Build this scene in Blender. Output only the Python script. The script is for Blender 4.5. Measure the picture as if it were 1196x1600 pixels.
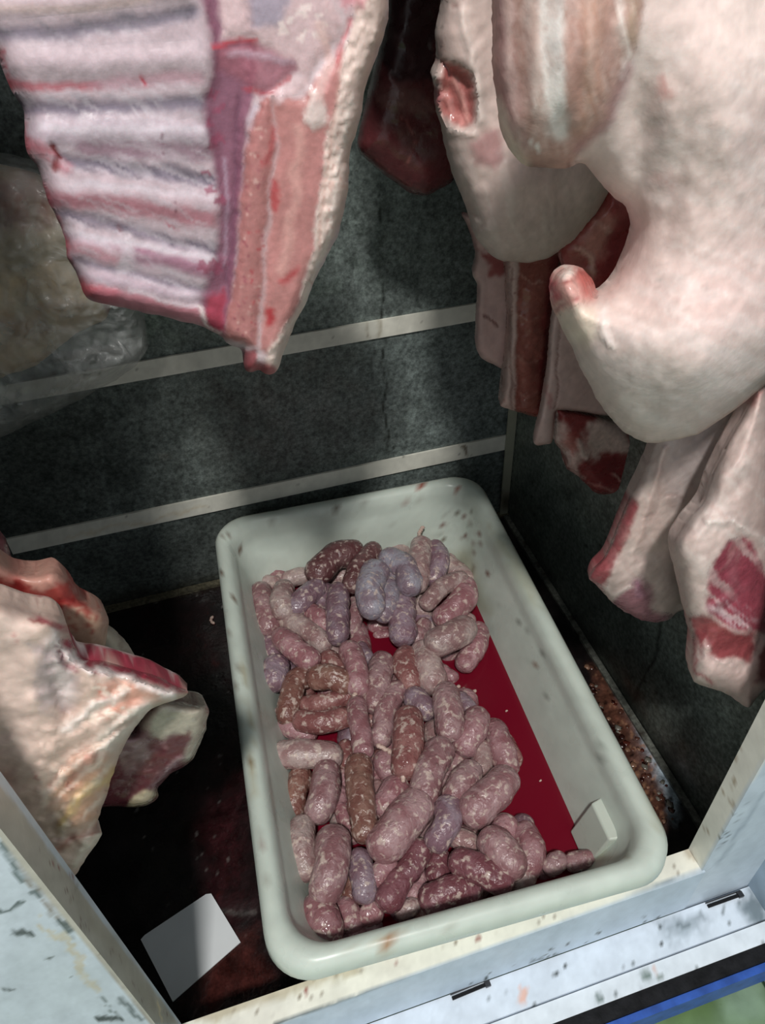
import bpy, math, random
import numpy as np
from mathutils import Vector, Matrix, geometry

random.seed(4)
D = bpy.data
scn = bpy.context.scene
for o in list(D.objects): D.objects.remove(o)

# ------------------------------------------------------------------ camera, world, lights, exposure
W_, H_ = 1196., 1600.
FPX = 1215.
CAM = np.array([0., 0., .95])
def nrm(v): return v/np.linalg.norm(v)
_dn = nrm(np.array([67., 1331., FPX]))
_x = np.array([6162., -1444., FPX]); _x = nrm(_x-_dn*(_x@_dn))
_z = -_dn; _y = np.cross(_z, _x)
ROT = np.array([_x, _y, _z])               # camera (x right, y down, z forward) -> world
cd = D.cameras.new('camera'); cam = D.objects.new('camera', cd); scn.collection.objects.link(cam)
cd.sensor_fit = 'VERTICAL'; cd.sensor_height = 36; cd.lens = 36*FPX/H_; cd.clip_start = .01; cd.clip_end = 50
M = Matrix(((ROT[0][0], -ROT[0][1], -ROT[0][2], 0), (ROT[1][0], -ROT[1][1], -ROT[1][2], 0), (ROT[2][0], -ROT[2][1], -ROT[2][2], .95), (0, 0, 0, 1)))
cam.matrix_world = M
scn.camera = cam

wd = D.worlds.new('world'); scn.world = wd; wd.use_nodes = True
wd.node_tree.nodes['Background'].inputs[0].default_value = (.90, .96, 1.0, 1)
wd.node_tree.nodes['Background'].inputs[1].default_value = .55

def area(name, loc, target, size, sizey, watt, col):
    l = D.lights.new(name, 'AREA'); l.shape = 'RECTANGLE'; l.size = size; l.size_y = sizey; l.energy = watt; l.color = col
    o = D.objects.new(name, l); scn.collection.objects.link(o); o.location = loc
    o.rotation_euler = (Vector(target)-Vector(loc)).to_track_quat('-Z', 'Y').to_euler()
    return o
area('ceiling_lamp_light', (-.30, -1.0, 2.9), (.15, .6, .3), .2, .2, 66, (1, .97, .93))
scn.view_settings.view_transform = 'Standard'; scn.view_settings.look = 'None'
scn.view_settings.exposure = 0.0; scn.view_settings.gamma = 1; scn.view_settings.use_curve_mapping = False

# ------------------------------------------------------------------ helpers
def ray(px, py): return ROT@np.array([(px-598)/FPX, (py-800)/FPX, 1.])
def atz(px, py, z): d = ray(px, py); return CAM+d*((z-CAM[2])/d[2])
def aty(px, py, y): d = ray(px, py); return CAM+d*(y/d[1])
def proj(P):
    c = (np.asarray(P)-CAM)@ROT      # world->cam
    z = np.maximum(c[:, 2], .02)
    return np.stack([598+FPX*c[:, 0]/z, 800+FPX*c[:, 1]/z], 1)
def lin(c):
    if isinstance(c, str): c = [int(c[i:i+2], 16)/255 for i in (0, 2, 4)]
    c = np.array(c, float); return np.where(c <= .04045, c/12.92, ((c+.055)/1.055)**2.4)
_rng = np.random.RandomState(7); _N = _rng.rand(8, 256, 256)
def vn(x, y, s=0):
    xi = np.floor(x).astype(int); yi = np.floor(y).astype(int); fx = x-xi; fy = y-yi
    fx = fx*fx*(3-2*fx); fy = fy*fy*(3-2*fy); T = _N[s % 8]
    a = T[xi % 256, yi % 256]; b = T[(xi+1) % 256, yi % 256]; c = T[xi % 256, (yi+1) % 256]; d = T[(xi+1) % 256, (yi+1) % 256]
    return (a+(b-a)*fx)+((c+(d-c)*fx)-(a+(b-a)*fx))*fy
def fbm(x, y, s=0, o=4):
    r = 0; a = .5; f = 1.
    for i in range(o): r = r+a*(vn(x*f+17*i, y*f+31*i, s+i)-.5); a *= .5; f *= 2.03
    return r*2
def dpoly(P, pts, closed=False):
    """distance of points P to a polyline, and parameter 0..1 along it"""
    pts = np.array(pts, float)
    if closed: pts = np.vstack([pts, pts[:1]])
    best = np.full(len(P), 1e9); tt = np.zeros(len(P)); n = len(pts)-1
    if n == 0: return np.hypot(*(P-pts[0]).T), tt
    for i in range(n):
        a = pts[i]; ab = pts[i+1]-a; L = ab@ab+1e-12
        t = np.clip(((P-a)@ab)/L, 0, 1); d = np.hypot(*(P-a-t[:, None]*ab).T)
        m = d < best; best[m] = d[m]; tt[m] = (i+t[m])/n
    return best, tt
def inside(P, poly):
    poly = np.array(poly, float); r = np.zeros(len(P), bool); j = len(poly)-1
    for i in range(len(poly)):
        a, b = poly[i], poly[j]
        c = ((a[1] > P[:, 1]) != (b[1] > P[:, 1])) & (P[:, 0] < (b[0]-a[0])*(P[:, 1]-a[1])/(b[1]-a[1]+1e-12)+a[0])
        r ^= c; j = i
    return r
def ss(x): x = np.clip(x, 0, 1); return x*x*(3-2*x)
def paint(px, base, ops, var=.05):
    """px: N x 2 picture-scale coordinates of the vertices; returns linear colour and relief (m).
    ops: ('s', width, soft, hex, alpha, relief_mm, pts[, wobble]) stroke / ('p', soft, hex, alpha, relief_mm, poly[, wobble]) patch
         ('h', spacing, angle, hex, alpha, poly, soft) fibres / ('d', n, rmin, rmax, hex, alpha, poly) specks"""
    col = np.tile(lin(base), (len(px), 1)); h = np.zeros(len(px))
    x, y = px.T
    wx = np.stack([fbm(x/38, y/38, 1), fbm(x/38+50, y/38, 2)], 1); wf = np.stack([fbm(x/9, y/9, 3), fbm(x/9+50, y/9, 4)], 1)
    for o in ops:
        if o[0] == 's':
            _, w, s, c, a, hh, pts = o[:7]; wob = o[7] if len(o) > 7 else 1
            d, t = dpoly(px+wx*14*wob+wf*5*wob, pts)
            m = a*ss((w/2+s-d)/(2*s)); e = np.exp(-(d/(w/2+.01))**2)
        elif o[0] == 'p':
            _, s, c, a, hh, pts = o[:6]; wob = o[6] if len(o) > 6 else 1
            q = px+wx*14*wob+wf*6*wob; d, t = dpoly(q, pts, True); d = np.where(inside(q, pts), d, -d)
            m = a*ss((d+s)/(2*s)); e = ss((d+s+5)/(2*s+16))
        elif o[0] == 'h':
            _, sp, ang, c, a, pts, s = o; hh = 0; q = px+wx*10; d, t = dpoly(q, pts, True); d = np.where(inside(q, pts), d, -d)
            ca, sa = math.cos(math.radians(ang)), math.sin(math.radians(ang)); u = (x*ca+y*sa); v = (-x*sa+y*ca)
            k = ss((vn(v/sp+wx[:, 0]*2, u/(sp*7), 5)-.42)*3.2)
            m = a*ss((d+s)/(2*s))*k; e = 0*m
        elif o[0] == 'b':
            _, sp, mm, pts = o; hh = mm; c = None; m = np.zeros(len(px)); d, t = dpoly(px, pts, True); d = np.where(inside(px, pts), d, -d)
            e = ss((d+6)/12)*fbm(x/sp, y/sp, 4)
        elif o[0] == 'd':
            _, n, r0, r1, c, a, pts = o; hh = 0; m = np.zeros(len(px)); P = np.array(pts, float); lo, hi = P.min(0), P.max(0); k = 0
            rg = np.random.RandomState(int(abs(P.sum())) % 9999+n)
            while k < n:
                p = lo+rg.rand(2)*(hi-lo)
                if not inside(p[None], pts)[0]: continue
                k += 1; r = r0+(r1-r0)*rg.rand()**2; an = rg.rand()*3.14; d2 = px-p+wf*r*1.3
                u = d2[:, 0]*math.cos(an)+d2[:, 1]*math.sin(an); v = -d2[:, 0]*math.sin(an)+d2[:, 1]*math.cos(an)
                m = np.maximum(m, a*ss((r+1.5-np.hypot(u, v*(1+rg.rand()*1.5)))/3))
            e = 0*m
        cc = lin(c) if c else None
        if cc is not None: col = col*(1-m[:, None])+cc*m[:, None]
        h = h+hh*.001*e*(1 if o[0] == 's' else 1)
    v = 1+var*(fbm(x/24, y/24, 2)*1.6+fbm(x/6, y/6, 5))*2
    return np.clip(col*v[:, None], 0, 1), h

def tag(o, label, cat, group=None):
    o['label'] = label; o['category'] = cat
    if group: o['group'] = group
    return o
def mk(name, V, F, mat, parent=None, col=None, smooth=True, loc=(0, 0, 0)):
    me = D.meshes.new(name); V = np.asarray(V, float)-np.array(loc, float)
    me.from_pydata([tuple(v) for v in V], [], [tuple(int(i) for i in f) for f in F]); me.update()
    if col is not None:
        ca = me.color_attributes.new('Col', 'FLOAT_COLOR', 'POINT')
        ca.data.foreach_set('color', np.hstack([col, np.ones((len(col), 1))]).astype(np.float32).ravel())
    if smooth: me.polygons.foreach_set('use_smooth', [True]*len(me.polygons))
    me.materials.append(mat)
    o = D.objects.new(name, me); scn.collection.objects.link(o)
    if parent is not None: o.parent = parent
    else: o.location = loc
    return o
def fixn(o):
    import bmesh
    bm = bmesh.new(); bm.from_mesh(o.data); bmesh.ops.recalc_face_normals(bm, faces=bm.faces); bm.to_mesh(o.data); bm.free(); return o
def empty(name, loc, label, cat, group=None):
    e = D.objects.new(name, None); scn.collection.objects.link(e); e.location = loc; e.empty_display_size = .03
    return tag(e, label, cat, group)
def structure(o): o['kind'] = 'structure'; return o

# ------------------------------------------------------------------ materials
def material(name, rough=.5, attr=False, base=(.5, .5, .5), spec=.5, metal=0, sss=0, coat=0, mott=None, bump=None, bump2=None, roughvar=0, rscale=30, objcol=False):
    m = D.materials.new(name); m.use_nodes = True; nt = m.node_tree; N = nt.nodes; L = nt.links; b = N['Principled BSDF']
    b.inputs['Roughness'].default_value = rough; b.inputs['Metallic'].default_value = metal; b.inputs['Specular IOR Level'].default_value = spec
    b.inputs['Subsurface Weight'].default_value = sss; b.inputs['Subsurface Radius'].default_value = (1, .35, .25); b.inputs['Subsurface Scale'].default_value = .006
    b.inputs['Coat Weight'].default_value = coat; b.inputs['Coat Roughness'].default_value = .12
    tc = N.new('ShaderNodeTexCoord')
    if attr: s = N.new('ShaderNodeAttribute'); s.attribute_name = 'Col'; out = s.outputs['Color']
    else: s = N.new('ShaderNodeRGB'); s.outputs[0].default_value = (*base, 1); out = s.outputs[0]
    if mott:                                   # (scale, detail, low, high) brightness variation
        for (sc, de, lo, hi) in mott:
            n = N.new('ShaderNodeTexNoise'); n.inputs['Scale'].default_value = sc; n.inputs['Detail'].default_value = de; L.new(tc.outputs['Object'], n.inputs['Vector'])
            r = N.new('ShaderNodeMapRange'); r.inputs[1].default_value = .3; r.inputs[2].default_value = .7; r.inputs[3].default_value = lo; r.inputs[4].default_value = hi
            L.new(n.outputs[0], r.inputs[0]); v = N.new('ShaderNodeVectorMath'); v.operation = 'SCALE'; L.new(out, v.inputs[0]); L.new(r.outputs[0], v.inputs[3]); out = v.outputs[0]
    L.new(out, b.inputs['Base Color'])
    if roughvar:
        n = N.new('ShaderNodeTexNoise'); n.inputs['Scale'].default_value = rscale; L.new(tc.outputs['Object'], n.inputs['Vector'])
        r = N.new('ShaderNodeMapRange'); r.inputs[1].default_value = .35; r.inputs[2].default_value = .65; r.inputs[3].default_value = max(.03, rough-roughvar); r.inputs[4].default_value = rough+roughvar
        L.new(n.outputs[0], r.inputs[0]); L.new(r.outputs[0], b.inputs['Roughness'])
    last = None
    for bb in (bump, bump2):
        if bb:
            n = N.new('ShaderNodeTexNoise'); n.inputs['Scale'].default_value = bb[0]; n.inputs['Detail'].default_value = 4; L.new(tc.outputs['Object'], n.inputs['Vector'])
            u = N.new('ShaderNodeBump'); u.inputs['Strength'].default_value = 1; u.inputs['Distance'].default_value = bb[1]; L.new(n.outputs[0], u.inputs['Height'])
            if last: L.new(last, u.inputs['Normal'])
            last = u.outputs[0]
    if last: L.new(last, b.inputs['Normal'])
    return m
MEAT = material('meat_surface', .46, True, sss=.12, spec=.4, mott=[(260, 4, .93, 1.06)], bump=(200, .0004), bump2=(45, .0005), roughvar=.12, rscale=60)
FAT = material('fat_surface', .50, True, sss=.15, spec=.35, mott=[(140, 4, .95, 1.04)], bump=(170, .0003), bump2=(30, .0006), roughvar=.1, rscale=40)
WET = material('wet_muscle', .30, True, sss=.1, spec=.5, mott=[(220, 4, .85, 1.1)], bump=(120, .0006), bump2=(40, .001), roughvar=.12, rscale=80)
GALV = material('galvanised_sheet', .42, True, spec=.4, metal=.25, mott=[(170, 6, .5, 1.45), (14, 3, .75, 1.2), (400, 2, .8, 1.2)], bump=(90, .0004), roughvar=.14, rscale=40)
FLOORM = material('wet_dark_floor', .28, True, spec=.5, mott=[(60, 5, .5, 1.5), (300, 2, .8, 1.3)], bump=(55, .0012), bump2=(200, .0005), roughvar=.2, rscale=14)
PAINTED = material('painted_metal', .42, True, spec=.4, mott=[(60, 4, .96, 1.04)], bump=(70, .0003), roughvar=.12, rscale=20)
PLASTIC = material('tray_plastic', .38, True, sss=.1, spec=.4, mott=[(40, 4, .96, 1.03)], bump=(40, .0003), roughvar=.12, rscale=25)
RUBBER = material('black_rubber', .7, False, (.006, .006, .007), spec=.2, mott=[(90, 5, .6, 2.2)], bump=(150, .001))
BLUEP = material('blue_edge_strip', .4, False, (.03, .10, .42), mott=[(60, 4, .7, 1.2)])
GREENF = material('green_painted_floor', .35, True, mott=[(25, 5, .8, 1.15)], roughvar=.1)
PAPER = material('white_card', .55, False, (.74, .78, .80), mott=[(30, 2, .97, 1.02)])
STEEL = material('dark_steel', .35, False, (.05, .05, .055), metal=.6)

def sausage_mat():
    m = D.materials.new('raw_sausage'); m.use_nodes = True; nt = m.node_tree; N = nt.nodes; L = nt.links; b = N['Principled BSDF']
    tc = N.new('ShaderNodeTexCoord'); oi = N.new('ShaderNodeObjectInfo')
    off = N.new('ShaderNodeVectorMath'); off.operation = 'SCALE'; cmb = N.new('ShaderNodeCombineXYZ')
    for i in range(3): L.new(oi.outputs['Random'], cmb.inputs[i])
    L.new(cmb.outputs[0], off.inputs[0]); off.inputs[3].default_value = 7
    ad = N.new('ShaderNodeVectorMath'); ad.operation = 'ADD'; L.new(tc.outputs['Object'], ad.inputs[0]); L.new(off.outputs[0], ad.inputs[1]); P = ad.outputs[0]
    def noise(sc, de, dist=0):
        n = N.new('ShaderNodeTexNoise'); n.inputs['Scale'].default_value = sc; n.inputs['Detail'].default_value = de; n.inputs['Distortion'].default_value = dist; L.new(P, n.inputs['Vector']); return n.outputs[0]
    def rng(s, a, c, lo=0, hi=1):
        r = N.new('ShaderNodeMapRange'); r.interpolation_type = 'SMOOTHSTEP'
        for i, v in zip((1, 2, 3, 4), (a, c, lo, hi)): r.inputs[i].default_value = v
        L.new(s, r.inputs[0]); return r.outputs[0]
    def mix(f, a, c, k=None):
        x = N.new('ShaderNodeMix'); x.data_type = 'RGBA'
        if k is not None:
            mm = N.new('ShaderNodeMath'); mm.operation = 'MULTIPLY'; L.new(f, mm.inputs[0]); mm.inputs[1].default_value = k; f = mm.outputs[0]
        L.new(f, x.inputs[0])
        if isinstance(a, tuple): x.inputs[6].default_value = a
        else: L.new(a, x.inputs[6])
        if isinstance(c, tuple): x.inputs[7].default_value = c
        else: L.new(c, x.inputs[7])
        return x.outputs[2]
    big = rng(noise(38, 3, .6), .38, .64)
    fat = rng(noise(135, 3, .3), .53, .69)
    dark = rng(noise(150, 3, .8), .55, .68)
    # object colour is the filling's tint
    redder = N.new('ShaderNodeVectorMath'); redder.operation = 'MULTIPLY'; L.new(oi.outputs['Color'], redder.inputs[0]); redder.inputs[1].default_value = (.86, .70, .70)
    paler = N.new('ShaderNodeVectorMath'); paler.operation = 'MULTIPLY'; L.new(oi.outputs['Color'], paler.inputs[0]); paler.inputs[1].default_value = (1.25, 1.33, 1.28)
    c = mix(big, redder.outputs[0], paler.outputs[0]); c = mix(dark, c, redder.outputs[0], .7)
    c = mix(fat, c, (.62, .50, .44, 1), .8)
    L.new(c, b.inputs['Base Color'])
    b.inputs['Subsurface Weight'].default_value = .12; b.inputs['Subsurface Radius'].default_value = (1, .35, .3); b.inputs['Subsurface Scale'].default_value = .004
    b.inputs['Specular IOR Level'].default_value = .5; L.new(rng(noise(60, 2), .35, .65, .14, .38), b.inputs['Roughness'])
    u = N.new('ShaderNodeBump'); u.inputs['Strength'].default_value = 1; u.inputs['Distance'].default_value = .0022; L.new(noise(130, 4, .8), u.inputs['Height'])
    u2 = N.new('ShaderNodeBump'); u2.inputs['Strength'].default_value = 1; u2.inputs['Distance'].default_value = .0024; L.new(noise(48, 3, .5), u2.inputs['Height']); L.new(u.outputs[0], u2.inputs['Normal'])
    L.new(u2.outputs[0], b.inputs['Normal'])
    return m
SAUS = sausage_mat()
def liquid_mat():
    m = D.materials.new('bloody_liquid'); m.use_nodes = True; b = m.node_tree.nodes['Principled BSDF']
    b.inputs['Base Color'].default_value = (*lin('6e0f22'), 1); b.inputs['Roughness'].default_value = .12; b.inputs['Specular IOR Level'].default_value = .35
    b.inputs['Subsurface Weight'].default_value = .1; b.inputs['Subsurface Radius'].default_value = (1, .1, .1); b.inputs['Subsurface Scale'].default_value = .01
    return m
LIQ = liquid_mat()
def film_mat():
    m = D.materials.new('plastic_film'); m.use_nodes = True; nt = m.node_tree; N = nt.nodes; L = nt.links; b = N['Principled BSDF']
    b.inputs['Base Color'].default_value = (.50, .52, .51, 1); b.inputs['Roughness'].default_value = .22; b.inputs['Specular IOR Level'].default_value = .8
    tc = N.new('ShaderNodeTexCoord'); n = N.new('ShaderNodeTexNoise'); n.inputs['Scale'].default_value = 22; n.inputs['Detail'].default_value = 6; n.inputs['Distortion'].default_value = 1.5; L.new(tc.outputs['Object'], n.inputs['Vector'])
    r = N.new('ShaderNodeMapRange'); r.inputs[1].default_value = .3; r.inputs[2].default_value = .72; r.inputs[3].default_value = .14; r.inputs[4].default_value = .58; L.new(n.outputs[0], r.inputs[0]); L.new(r.outputs[0], b.inputs['Alpha'])
    u = N.new('ShaderNodeBump'); u.inputs['Distance'].default_value = .006; L.new(n.outputs[0], u.inputs['Height']); L.new(u.outputs[0], b.inputs['Normal'])
    return m
FILM = film_mat()

# ------------------------------------------------------------------ structure
def grid(name, A, B, C_, nu, nv, base, ops, mat, parent=None, var=.05, dup_relief=False, thick=None):
    """flat sheet spanned from corner A along AB and AC, coloured per vertex"""
    A, B, C_ = [np.array(p, float) for p in (A, B, C_)]
    u, v = np.meshgrid(np.linspace(0, 1, nu+1), np.linspace(0, 1, nv+1)); u = u.ravel(); v = v.ravel()
    V = A+u[:, None]*(B-A)+v[:, None]*(C_-A)
    px = proj(V); col, h = paint(px, base, ops, var)
    n = nrm(np.cross(B-A, C_-A)); 
    if n@(CAM-A) < 0: n = -n
    V = V+h[:, None]*n
    i = np.arange(nu*nv); r = i//nu; c = i % nu; a = r*(nu+1)+c
    F = np.stack([a, a+1, a+nu+2, a+nu+1], 1)
    if thick:                                # closed sheet
        k = len(V); V = np.vstack([V, V-n*thick]); F2 = (F+k)[:, ::-1]
        e = []
        top = list(range(nu+1)); right = [j*(nu+1)+nu for j in range(nv+1)]; bot = list(range(nv*(nu+1), (nv+1)*(nu+1)))[::-1]; left = [j*(nu+1) for j in range(nv+1)][::-1]
        for lst in (top, right, bot, left):
            for p, q in zip(lst[:-1], lst[1:]): e.append((p, p+k, q+k, q))
        F = np.vstack([F, F2, np.array(e)]); col = np.vstack([col, col])
    o = mk(name, V, F, mat, parent, col, smooth=not thick)
    if thick: fixn(o)
    return o

BY = .933; RX = .478; LX = -.80; DY = .273; CZ = 2.1
G0 = '6c7572'
wall_ops = [
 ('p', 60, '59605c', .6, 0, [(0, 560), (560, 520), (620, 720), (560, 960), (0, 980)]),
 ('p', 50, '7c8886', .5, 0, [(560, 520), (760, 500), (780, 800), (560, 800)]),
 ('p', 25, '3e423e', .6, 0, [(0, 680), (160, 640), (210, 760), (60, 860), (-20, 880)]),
 ('s', 2.6, 1.4, '15170f', .9, 0, [(596, 280), (594, 400), (600, 560), (603, 600), (598, 640), (608, 680), (606, 708)], .3),
 ('s', 1.6, 1.3, '1c1e1a', .6, 0, [(583, 560), (584, 640), (586, 705)], .3),
 ('s', 1.6, 1.3, '20221d', .5, 0, [(372, 600), (382, 680), (404, 750)], .5),
 ('s', 1.6, 1.3, '20221d', .5, 0, [(455, 570), (460, 640)], .5),
 ('s', 4, 4, '20221d', .35, 0, [(634, 560), (632, 700)], .5), ('s', 5, 5, '22241f', .3, 0, [(540, 600), (548, 720)], .5),
 ('s', 8, 5, '86857c', .6, 0, [(254, 712), (266, 714)]),
 ('d', 40, 1.5, 4, '1a1b18', .7, [(150, 580), (740, 520), (780, 700), (100, 820)]),
 ('d', 60, 1.5, 3.5, '7d8a88', .6, [(0, 560), (740, 500), (790, 700), (340, 900), (100, 940)]),
 ('h', 5, 80, '6d7774', .35, [(150, 580), (740, 520), (780, 800), (100, 900)], 30),
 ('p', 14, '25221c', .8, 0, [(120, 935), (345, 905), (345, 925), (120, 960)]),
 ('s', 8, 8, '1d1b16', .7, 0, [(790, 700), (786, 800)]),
]
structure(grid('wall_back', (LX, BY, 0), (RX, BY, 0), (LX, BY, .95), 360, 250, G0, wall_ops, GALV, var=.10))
rw_ops = [
 ('p', 40, '5a625c', .7, 0, [(820, 680), (1000, 800), (1100, 1100), (1010, 1080), (800, 800)]),
 ('s', 3.4, 1.8, '171812', .9, 0, [(1035, 960), (1028, 1010), (1005, 1060), (986, 1100)], .4),
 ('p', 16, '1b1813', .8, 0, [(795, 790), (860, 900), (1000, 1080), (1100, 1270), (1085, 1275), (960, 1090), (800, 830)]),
 ('d', 40, 1.5, 4, '1b1c18', .8, [(820, 700), (960, 850), (1100, 1230), (1010, 1080), (810, 800)]),
 ('h', 5, 70, '646c66', .35, [(800, 640), (1196, 760), (1196, 1250), (1010, 1100)], 30),
]
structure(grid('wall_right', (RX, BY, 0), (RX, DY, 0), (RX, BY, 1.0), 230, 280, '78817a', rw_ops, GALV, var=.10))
structure(grid('wall_left', (LX, BY, 0), (LX, DY, 0), (LX, BY, CZ), 8, 20, G0, [], GALV))
structure(grid('wall_back_upper', (LX, BY, .95), (RX, BY, .95), (LX, BY, CZ), 10, 10, G0, [], GALV))
structure(grid('wall_right_upper', (RX, BY, 1.0), (RX, DY, 1.0), (RX, BY, CZ), 10, 10, G0, [], GALV))
structure(grid('ceiling', (LX, BY, CZ), (RX, BY, CZ), (LX, DY, CZ), 8, 6, '6f736f', [], GALV))
fl_ops = [
 ('p', 30, '1c0709', .8, 0, [(210, 940), (345, 920), (360, 1080), (230, 1050)]),
 ('p', 30, '2c0f13', .7, 0, [(320, 1180), (380, 1120), (400, 1440), (340, 1450), (300, 1300)]),
 ('p', 20, '3a1b18', .85, 0, [(330, 1480), (400, 1450), (430, 1560), (300, 1590), (290, 1560)]),
 ('s', 5, 4, '5e5b58', .55, 0, [(345, 1420), (400, 1425)]),
 ('p', 12, 'b0c2ce', .95, 0, [(965, 1075), (1015, 1110), (1070, 1230), (1050, 1280), (1010, 1215), (975, 1120)]),
 ('p', 14, '54352a', .95, 1.5, [(925, 1040), (960, 1060), (985, 1100), (1035, 1215), (1045, 1290), (1020, 1290), (985, 1190), (935, 1090)]),
 ('d', 45, 2, 6, '8a6650', .8, [(925, 1030), (960, 1060), (990, 1100), (1040, 1230), (1045, 1290), (1020, 1290), (985, 1190), (935, 1090)]),
 ('d', 25, 2, 5, '1a0b08', .9, [(925, 1030), (960, 1060), (1010, 1100), (1060, 1230), (1045, 1290), (1020, 1290), (985, 1190), (935, 1090)]),
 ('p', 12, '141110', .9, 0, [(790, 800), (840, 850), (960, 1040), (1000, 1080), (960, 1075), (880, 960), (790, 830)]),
 ('d', 60, 1.2, 3, '8c8a86', .5, [(180, 940), (350, 925), (400, 1500), (300, 1560), (200, 1300)]),
 ('d', 30, 2, 5, '30100f', .8, [(180, 940), (350, 925), (400, 1500), (300, 1560), (200, 1300)]),
]
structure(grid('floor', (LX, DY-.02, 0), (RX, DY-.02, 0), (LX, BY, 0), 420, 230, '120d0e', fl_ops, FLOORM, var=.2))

def box(name, a, b, mat, parent=None, base=None, ops=(), res=None, bev=0):
    """closed box from corner a to b; with res it is finely divided and coloured per vertex"""
    import bmesh
    a = np.array(a, float); b = np.array(b, float); lo, hi = np.minimum(a, b), np.maximum(a, b)
    V = []; F = []
    def face(o, u, v):
        nu = max(1, int(np.linalg.norm(u)/res)) if res else 1; nv = max(1, int(np.linalg.norm(v)/res)) if res else 1
        k = len(V)
        for j in range(nv+1):
            for i in range(nu+1): V.append(o+u*(i/nu)+v*(j/nv))
        for j in range(nv):
            for i in range(nu): q = k+j*(nu+1)+i; F.append((q, q+1, q+nu+2, q+nu+1))
    d = hi-lo; X = np.array([d[0], 0, 0]); Y = np.array([0, d[1], 0]); Z = np.array([0, 0, d[2]])
    face(lo, Y, X); face(lo+Z, X, Y); face(lo, X, Z); face(lo+Y, Z, X); face(lo, Z, Y); face(lo+X, Y, Z)
    bm = bmesh.new(); bv = [bm.verts.new(v) for v in V]
    for f in F: bm.faces.new([bv[i] for i in f])
    bmesh.ops.remove_doubles(bm, verts=bm.verts, dist=1e-5)
    if bev: bmesh.ops.bevel(bm, geom=[e for e in bm.edges if len(e.link_faces) == 2 and e.link_faces[0].normal.dot(e.link_faces[1].normal) < .5 or False], offset=bev, segments=2, affect='EDGES')
    bmesh.ops.recalc_face_normals(bm, faces=bm.faces)
    me = D.meshes.new(name); bm.to_mesh(me); bm.free(); me.materials.append(mat)
    if base:
        P = np.array([v.co[:] for v in me.vertices]); c, h = paint(proj(P), base, list(ops), .04)
        ca = me.color_attributes.new('Col', 'FLOAT_COLOR', 'POINT'); ca.data.foreach_set('color', np.hstack([c, np.ones((len(c), 1))]).astype(np.float32).ravel())
    o = D.objects.new(name, me); scn.collection.objects.link(o)
    if parent is not None: o.parent = parent
    return o

# trims on the walls (cream painted flat bars)
def wallbar(name, pa, pb, wide, mat, ops=(), prot=.004):
    A = aty(*pa, BY); B = aty(*pb, BY); d = nrm(B-A); up = nrm(np.cross(np.array([0, 1., 0]), d)); 
    if up[2] < 0: up = -up
    A[1] = B[1] = BY-prot
    return structure(grid(name, A-up*wide/2, B-up*wide/2, A+up*wide/2, 260, 8, 'dfded2', list(ops), mat, thick=prot-.0005))
wallbar('trim_1', (-200, 651), (806, 475), .027, PAINTED, [('d', 9, 1, 2.4, '3a2d20', .9, [(150, 580), (740, 470), (740, 505), (150, 610)]), ('s', 5, 4, '8b7e60', .6, 0, [(592, 495), (590, 530)]), ('s', 4, 3, '8b7e60', .5, 0, [(570, 500), (575, 530)])])
wallbar('trim_2', (15, 852), (806, 686), .030, PAINTED, [('s', 3, 2, '5a4526', .9, 0, [(724, 700), (723, 715)]), ('d', 14, 1, 2.5, '3a2d20', .9, [(10, 840), (800, 670), (800, 700), (10, 865)]), ('s', 3, 3, 'c8b48c', .5, 0, [(100, 842), (330, 790)])])
t3 = structure(box('trim_3', (RX-.016, BY-.009, .005), (RX-.001, BY-.006, .6), PAINTED, base='a2a390', ops=[('p', 10, '3b2c1e', .85, 0, [(780, 775), (800, 775), (800, 800), (780, 800)])], res=.006))
# small kerb angle where floor meets the walls
structure(box('baseboard_back', (LX, BY-.012, .0), (RX, BY-.001, .006), GALV, base='6b6654', res=.01))
structure(box('baseboard_right', (RX-.010, DY, .0), (RX-.001, BY, .005), GALV, base='6a6d66', res=.006, ops=[('d', 60, 2, 6, '2a1c12', .9, [(780, 780), (1110, 1250), (1090, 1290), (780, 830)])]))

CREAM = 'ecebdf'; BLUE = 'bccbd8'
chips = lambda P, n: [('d', n, 1.5, 5, '55605f', .9, P), ('d', n, 1.2, 3.4, '2c302c', .9, P)]
sill_ops = [('p', 6, 'b7ab8c', .7, 0, [(290, 1590), (560, 1500), (560, 1520), (330, 1600)]), ('p', 5, '9a8867', .5, 0, [(1055, 1310), (1110, 1330), (1110, 1350), (1075, 1345)]),
 ('d', 70, 1, 3.4, '6e5a40', .85, [(290, 1590), (1090, 1320), (1090, 1360), (400, 1600)]), ('d', 8, 2, 4, '8d2018', .9, [(420, 1550), (760, 1440), (780, 1470), (460, 1580)]),
 ('s', 5, 1.5, '4f5a5a', .95, -.4, [(427, 1602), (620, 1535), (820, 1465), (940, 1418)], .25), ('s', 2.5, 1.2, '6d7878', .9, 0, [(930, 1420), (1009, 1391), (1092, 1357)], .2)]
structure(box('trim_4', (-.153, .246, .002), (.400, DY, .10), PAINTED, base=CREAM, ops=sill_ops+[('p', 3, BLUE, 1, 0, [(427, 1604), (1095, 1358), (1196, 1330), (1196, 1700), (427, 1700)], .1)]+
  chips([(700, 1540), (1150, 1380), (1150, 1400), (700, 1570)], 25)+[('s', 4, 2, '3d4a4d', .8, 0, [(860, 1495), (885, 1483), (905, 1477)], 1), ('s', 3, 2, '4c585b', .8, 0, [(830, 1506), (870, 1492)])], res=.0035))
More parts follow.
